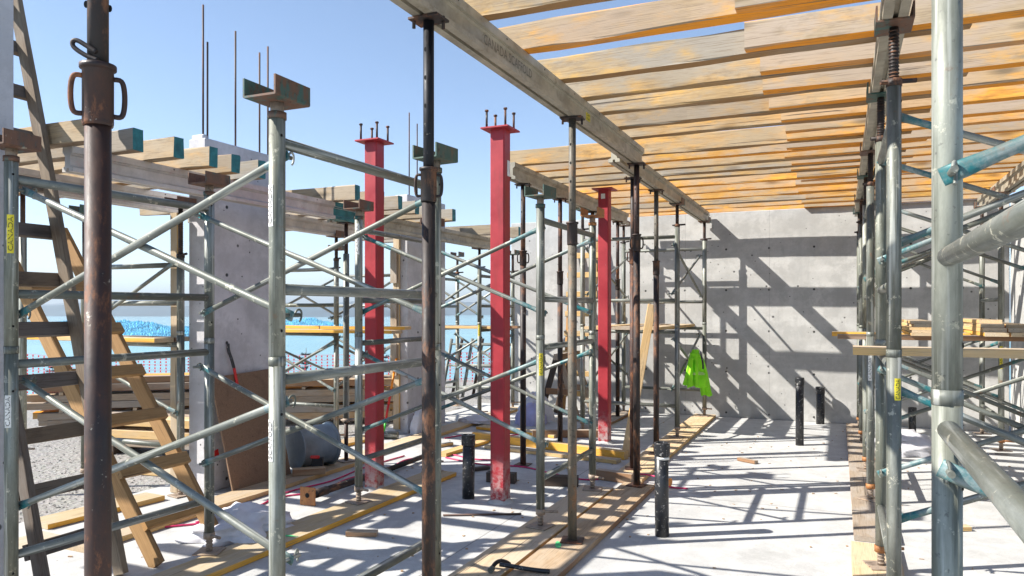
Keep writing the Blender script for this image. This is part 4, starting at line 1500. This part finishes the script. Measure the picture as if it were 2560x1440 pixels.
# crumbs, chips and offcuts swept about the slab
vs, fs = [], []
rd = random.Random(5)
for _ in range(340):
    x, y = rd.uniform(-5.2, 1.6), rd.uniform(2.6, 11.2)
    a, b, h = rd.uniform(.004, .016), rd.uniform(.003, .009), rd.uniform(.003, .008)
    t = rd.uniform(0, 3.14)
    ct, st = math.cos(t), math.sin(t)
    o = len(vs)
    for z in (.0005, h):
        for u, w in ((-a, -b), (a, -b * .6), (a * .8, b), (-a * .7, b)):
            vs.append((x + u * ct - w * st, y + u * st + w * ct, z))
    fs.extend([(o + 4, o + 5, o + 6, o + 7), (o, o + 1, o + 5, o + 4), (o + 1, o + 2, o + 6, o + 5), (o + 2, o + 3, o + 7, o + 6), (o + 3, o, o + 4, o + 7)])
o = put('debris', mesh('debris', vs, fs, 'plank_brown'), None, Matrix())
tag(o, 'wood chips and crumbs scattered over the slab', 'debris', kind='stuff')
for q, (x, y, r, m) in enumerate(((-3.1, 4.35, .4, 'plank_brown'), (-2.5, 7.05, 2.1, 'plank_gold'), (-4.25, 7.6, 1.2, 'plank_pale'), (-3.3, 6.6, .9, 'plank_dark'), (-.9, 8.1, 2.6, 'plank_brown'), (.75, 6.2, .5, 'plank_pale'))):
    o = board('wood_offcut', (x - .11 * math.cos(r), y - .11 * math.sin(r), .02), (x + .11 * math.cos(r), y + .11 * math.sin(r), .02), .06, .034, m)
    tag(o, ('brown offcut in the striped shade before the middle pipe', 'gold offcut between the prop bases and timbers', 'pale offcut near the fallen prop tail', 'dark offcut left of the middle red column', 'brown offcut on the open floor before the tall pipe', 'pale offcut on the floor between the right towers')[q], 'offcut', 'small wood offcuts on the slab')

# ------------------------------------------------------------------ high-visibility jacket on the brace
jk = thing('work_jacket', 'bright lime green work jacket hanging from the far tower brace', 'jacket', (-1.74, 10.05, .45))


def hang(name, c, top, bot, w0, w1, dpt, seed, mat='hi_vis', lean=(0, 0), rows=22, seg=30):
    vs, fs = [], []
    for i in range(rows + 1):
        t = i / rows
        z = top + (bot - top) * t
        wv = w0 + (w1 - w0) * (t ** .6)
        for k in range(seg):
            a = 2 * math.pi * k / seg
            fo = 1 + .30 * math.sin(a * 5 + seed + 1.5 * t) * min(1, t * 2.5) + .22 * noise.noise(Vector((math.cos(a) * 2, math.sin(a) * 2 + seed, t * 3)))
            vs.append((c[0] + dpt * fo * math.cos(a) * (.6 + .4 * t) + lean[0] * t, c[1] + wv * fo * math.sin(a) + lean[1] * t,
                       z + .03 * noise.noise(Vector((a, seed, t * 2))) * (1 if t > .9 else .3)))
    for i in range(rows):
        for k in range(seg):
            j = (k + 1) % seg
            fs.append((i * seg + k, i * seg + j, (i + 1) * seg + j, (i + 1) * seg + k))
    fs.append(tuple(range(seg - 1, -1, -1)))
    put(name, mesh(name, vs, fs, mat, list(range(rows * seg))), jk, Matrix())


hang('body', (-1.745, 9.80), 1.04, .60, .11, .16, .10, 1.0, lean=(.02, .05))
hang('sleeve', (-1.69, 9.94), .95, .46, .055, .075, .06, 4.0, lean=(.05, .12))
hang('sleeve', (-1.77, 9.66), .98, .64, .04, .055, .05, 6.0, lean=(-.04, -.05))
hang('collar', (-1.745, 9.81), 1.08, .96, .07, .10, .065, 8.0, rows=6)
hang('reflective_band', (-1.737, 9.825), .80, .765, .152, .157, .106, 1.95, 'hi_vis_tape', rows=3)
put('strap', path_mesh(smooth_path([(-1.67, 9.72, 1.06), (-1.635, 9.71, .95), (-1.63, 9.73, .84)], 5), .012, 'black_plastic', 6), jk, Matrix())


# ------------------------------------------------------------------ the yard beyond
def timber_stack(tagname, cx, cy, ang, L, cols, layers, w, h, zbase, mats, endmat=None):
    ca, sa = math.cos(ang), math.sin(ang)
    for q in range(2):
        ox = (-.35 + .7 * q) * L
        ux, uy = ox * ca, ox * sa
        o = board('stack_bearer', (cx + ux + sa * cols * w * .55, cy + uy - ca * cols * w * .55, zbase + .05), (cx + ux - sa * cols * w * .55, cy + uy + ca * cols * w * .55, zbase + .05), .09, .09, 'plank_dark')
        tag(o, f'dark bearer timber under the {tagname}, {["left", "right"][q]} one', 'timber', f'bearers of the {tagname}')
    for lay in range(2, layers, 2):
        zs = zbase + .097 + lay * (h + .004) + (lay // 2) * .045 - .026
        for q in range(3):
            ox = (-.38 + .36 * q) * L
            ux, uy = ox * ca, ox * sa
            o = board('stack_spacer', (cx + ux + sa * cols * w * .52, cy + uy - ca * cols * w * .52, zs), (cx + ux - sa * cols * w * .52, cy + uy + ca * cols * w * .52, zs), .05, .038, 'plank_brown', None, seg=2)
            tag(o, f'thin spacer stick in the {tagname}, {ORD[lay // 2 - 1]} layer, {ORD[q]} along', 'spacer', f'spacers of the {tagname}')
    for lay in range(layers):
        for k in range(cols):
            off = (k - (cols - 1) / 2) * w * 1.03
            sh = R.uniform(-.25, .25)
            z = zbase + .097 + lay * (h + .004) + (lay // 2) * .045 + h / 2
            off += R.uniform(-.012, .012)
            if R.random() < .10 and lay > 1:
                continue
            a = (cx + (-L / 2 + sh) * ca - off * sa, cy + (-L / 2 + sh) * sa + off * ca, z)
            b = (cx + (L / 2 + sh) * ca - off * sa, cy + (L / 2 + sh) * sa + off * ca, z)
            o = board('stacked_timber', a, b, w, h, R.choice(mats), None, seg=3, endmat=endmat if R.random() < .6 else None)
            tag(o, f'timber in the {tagname}, {ORD[lay]} layer up, {ORD[k]} row', 'timber', f'timbers of the {tagname}')


timber_stack('bundle behind the plywood and blower', -7.15, 8.75, rad(32), 2.4, 5, 5, .14, .09, -.05, ['timber_old', 'joist_honey', 'plank_brown', 'timber_old'])
timber_stack('bundle behind the ladders', -8.9, 7.35, rad(38), 2.5, 4, 6, .14, .09, -.05, ['timber_old', 'joist_honey', 'joist_honey', 'timber_old', 'plank_brown'])
timber_stack('low pile beside the gravel', -6.9, 6.2, rad(10), 2.2, 3, 3, .14, .09, -.05, ['timber_old', 'plank_pale'], 'mint_paint')
cloth_lump('white_tarpaulin', 'white tarpaulin lying on the timber bundle before the net fence', 'tarpaulin', (-7.6, 10.2, -.1), (1.1, .6, .72), 'cloth_white', 23.0)
# spare frames leaning in a row
for k in range(4):
    f = thing('spare_frame', f'spare scaffold frame leaning in the yard, {ORD[k]} of the row', 'scaffold frame', (-6.6 + k * .12, 12.3, -.1), 'spare frames in the yard')
    bx, by = -6.9 + k * .16, 12.2 + k * .12
    for s in (0, 1.1):
        tube('leg', (bx + s, by, -.12), (bx + s + .1, by + .25, 1.05), .03, 'rust_dark' if k % 2 else 'galvanised', f, 10)
    for z in (.15, .55, .95):
        q = (z + .12) / 1.17
        tube('rung', (bx + .1 * q, by + .25 * q, z), (bx + 1.1 + .1 * q, by + .25 * q, z), .02, 'galvanised', f, 10)

# orange net fence
f = thing('net_fence', 'orange plastic safety net fence at the edge of the yard', 'fence', (-10, 15.2, -.6))
A, B = Vector((-21.5, 10.1, 0)), Vector((-4.5, 17.5, 0))
L = (B - A).length
dv = (B - A).normalized()
vs, fs = [], []


def strip(p, q, w, up):
    """thin rectangular strap from p to q"""
    d = (q - p).normalized()
    s = d.cross(Vector((dv.y, -dv.x, 0))).normalized() * w / 2
    nn = Vector((dv.y, -dv.x, 0)) * .003
    o = len(vs)
    for e in (p, q):
        vs.extend([e - s - nn, e + s - nn, e + s + nn, e - s + nn])
    fs.extend([(o, o + 1, o + 5, o + 4), (o + 1, o + 2, o + 6, o + 5), (o + 2, o + 3, o + 7, o + 6), (o + 3, o, o + 4, o + 7)])


def ftop(s):
    return .52 + .05 * math.sin(s * .9) + .03 * math.sin(s * 2.3)


nst = int(L / .135)
for i in range(nst + 1):
    s = i * .135
    p = A + dv * s
    zt = ftop(s)
    for k in range(15):
        z1 = zt - k * .075
        strip(p + Vector((0, 0, z1)), p + Vector((0, 0, z1 - .045)), .030, 0)
net = put('net_blobs', mesh('net', vs, fs, 'net_orange'), f, Matrix())
net['kind'] = 'stuff'
vs, fs = [], []
for k in range(10):
    for i in range(0, nst, 3):
        s0, s1 = i * .135, (i + 3) * .135
        strip(A + dv * s0 + Vector((0, 0, ftop(s0) - k * .125 + .01)), A + dv * s1 + Vector((0, 0, ftop(s1) - k * .125 + .01)), .008, 0)
net2 = put('net_strands', mesh('net', vs, fs, 'net_thin'), f, Matrix())
net2['kind'] = 'stuff'
s = .4
while s < L:
    p = A + dv * s
    tube('fence_post', (p.x, p.y, -1.0), (p.x, p.y, .62), .02, 'rebar', f, 8)
    s += 2.4


# conifers below the edge
def conifer(label, x, y, zb, H, seed, nb=26):
    t = thing('conifer_tree', label, 'tree', (x, y, zb), 'young conifers beyond the fence')
    rr = random.Random(seed)
    tube('trunk', (x, y, zb), (x, y, zb + H), .07, 'trunk_bark', t, 8, .008)
    vs, fs = [], []
    for i in range(nb):
        f = i / nb
        z = H * (.08 + .90 * f)
        ln = (1 - f) ** .8 * H * .23 + .06
        for k in range(6):
            a = rr.uniform(0, 6.28)
            l2 = ln * rr.uniform(.6, 1.15)
            dx, dy = math.cos(a), math.sin(a)
            steps = 7
            for q in range(1, steps + 1):
                g = q / steps
                c = Vector((dx * l2 * g, dy * l2 * g, z - .10 * l2 * g + .22 * l2 * g * g))
                for e in range(3):
                    b2 = a + rr.uniform(-1.2, 1.2)
                    nl = .12 * H / 4 * (1.2 - .5 * g) * rr.uniform(.7, 1.3)
                    tip = c + Vector((math.cos(b2) * nl, math.sin(b2) * nl, rr.uniform(-.02, .10)))
                    sd = Vector((-math.sin(b2), math.cos(b2), rr.uniform(-.6, .6))) * .018
                    o = len(vs)
                    vs.extend([c - sd, c + sd, tip])
                    fs.append((o, o + 1, o + 2))
    put('crown', mesh('crown', vs, fs, 'needles'), t, Matrix.Translation((x, y, zb)))


for label, px, d, H, ztop, sd in (('small conifer standing behind the net fence between the pier and the post', 765, 26, 4.6, -.95, 3), ('conifer behind the left red column and second pier', 957, 24, 4.2, .05, 5), ('small conifer at the far left behind the ladders', 130, 27, 4.0, -1.6, 8)):
    x, y = dirpt(px, d)
    zt = 1.6 - (870 - 775) * d / 1850 if sd == 3 else (1.6 - (855 - 775) * d / 1850 if sd == 5 else 1.6 - (905 - 775) * d / 1850)
    conifer(label, x, y, zt - H, H, sd)

# ------------------------------------------------------------------ the air over the lake
HZ = bpy.data.materials.new('haze')
HZ.use_nodes = True
ht = HZ.node_tree
ht.nodes.clear()
ho = ht.nodes.new('ShaderNodeOutputMaterial')
hv = ht.nodes.new('ShaderNodeVolumePrincipled')
hv.inputs['Color'].default_value = (.66, .75, .82, 1)
hv.inputs['Density'].default_value = 8e-5
hv.inputs['Anisotropy'].default_value = 0.2
ht.links.new(hv.outputs[0], ho.inputs['Volume'])
MAT['haze'] = HZ
hz = box('haze', (0, 0, 311), (84000, 84000, 778), 'haze', None, bev=0)
tag(hz, 'thin blue haze over the lake and hills', 'haze', kind='stuff')
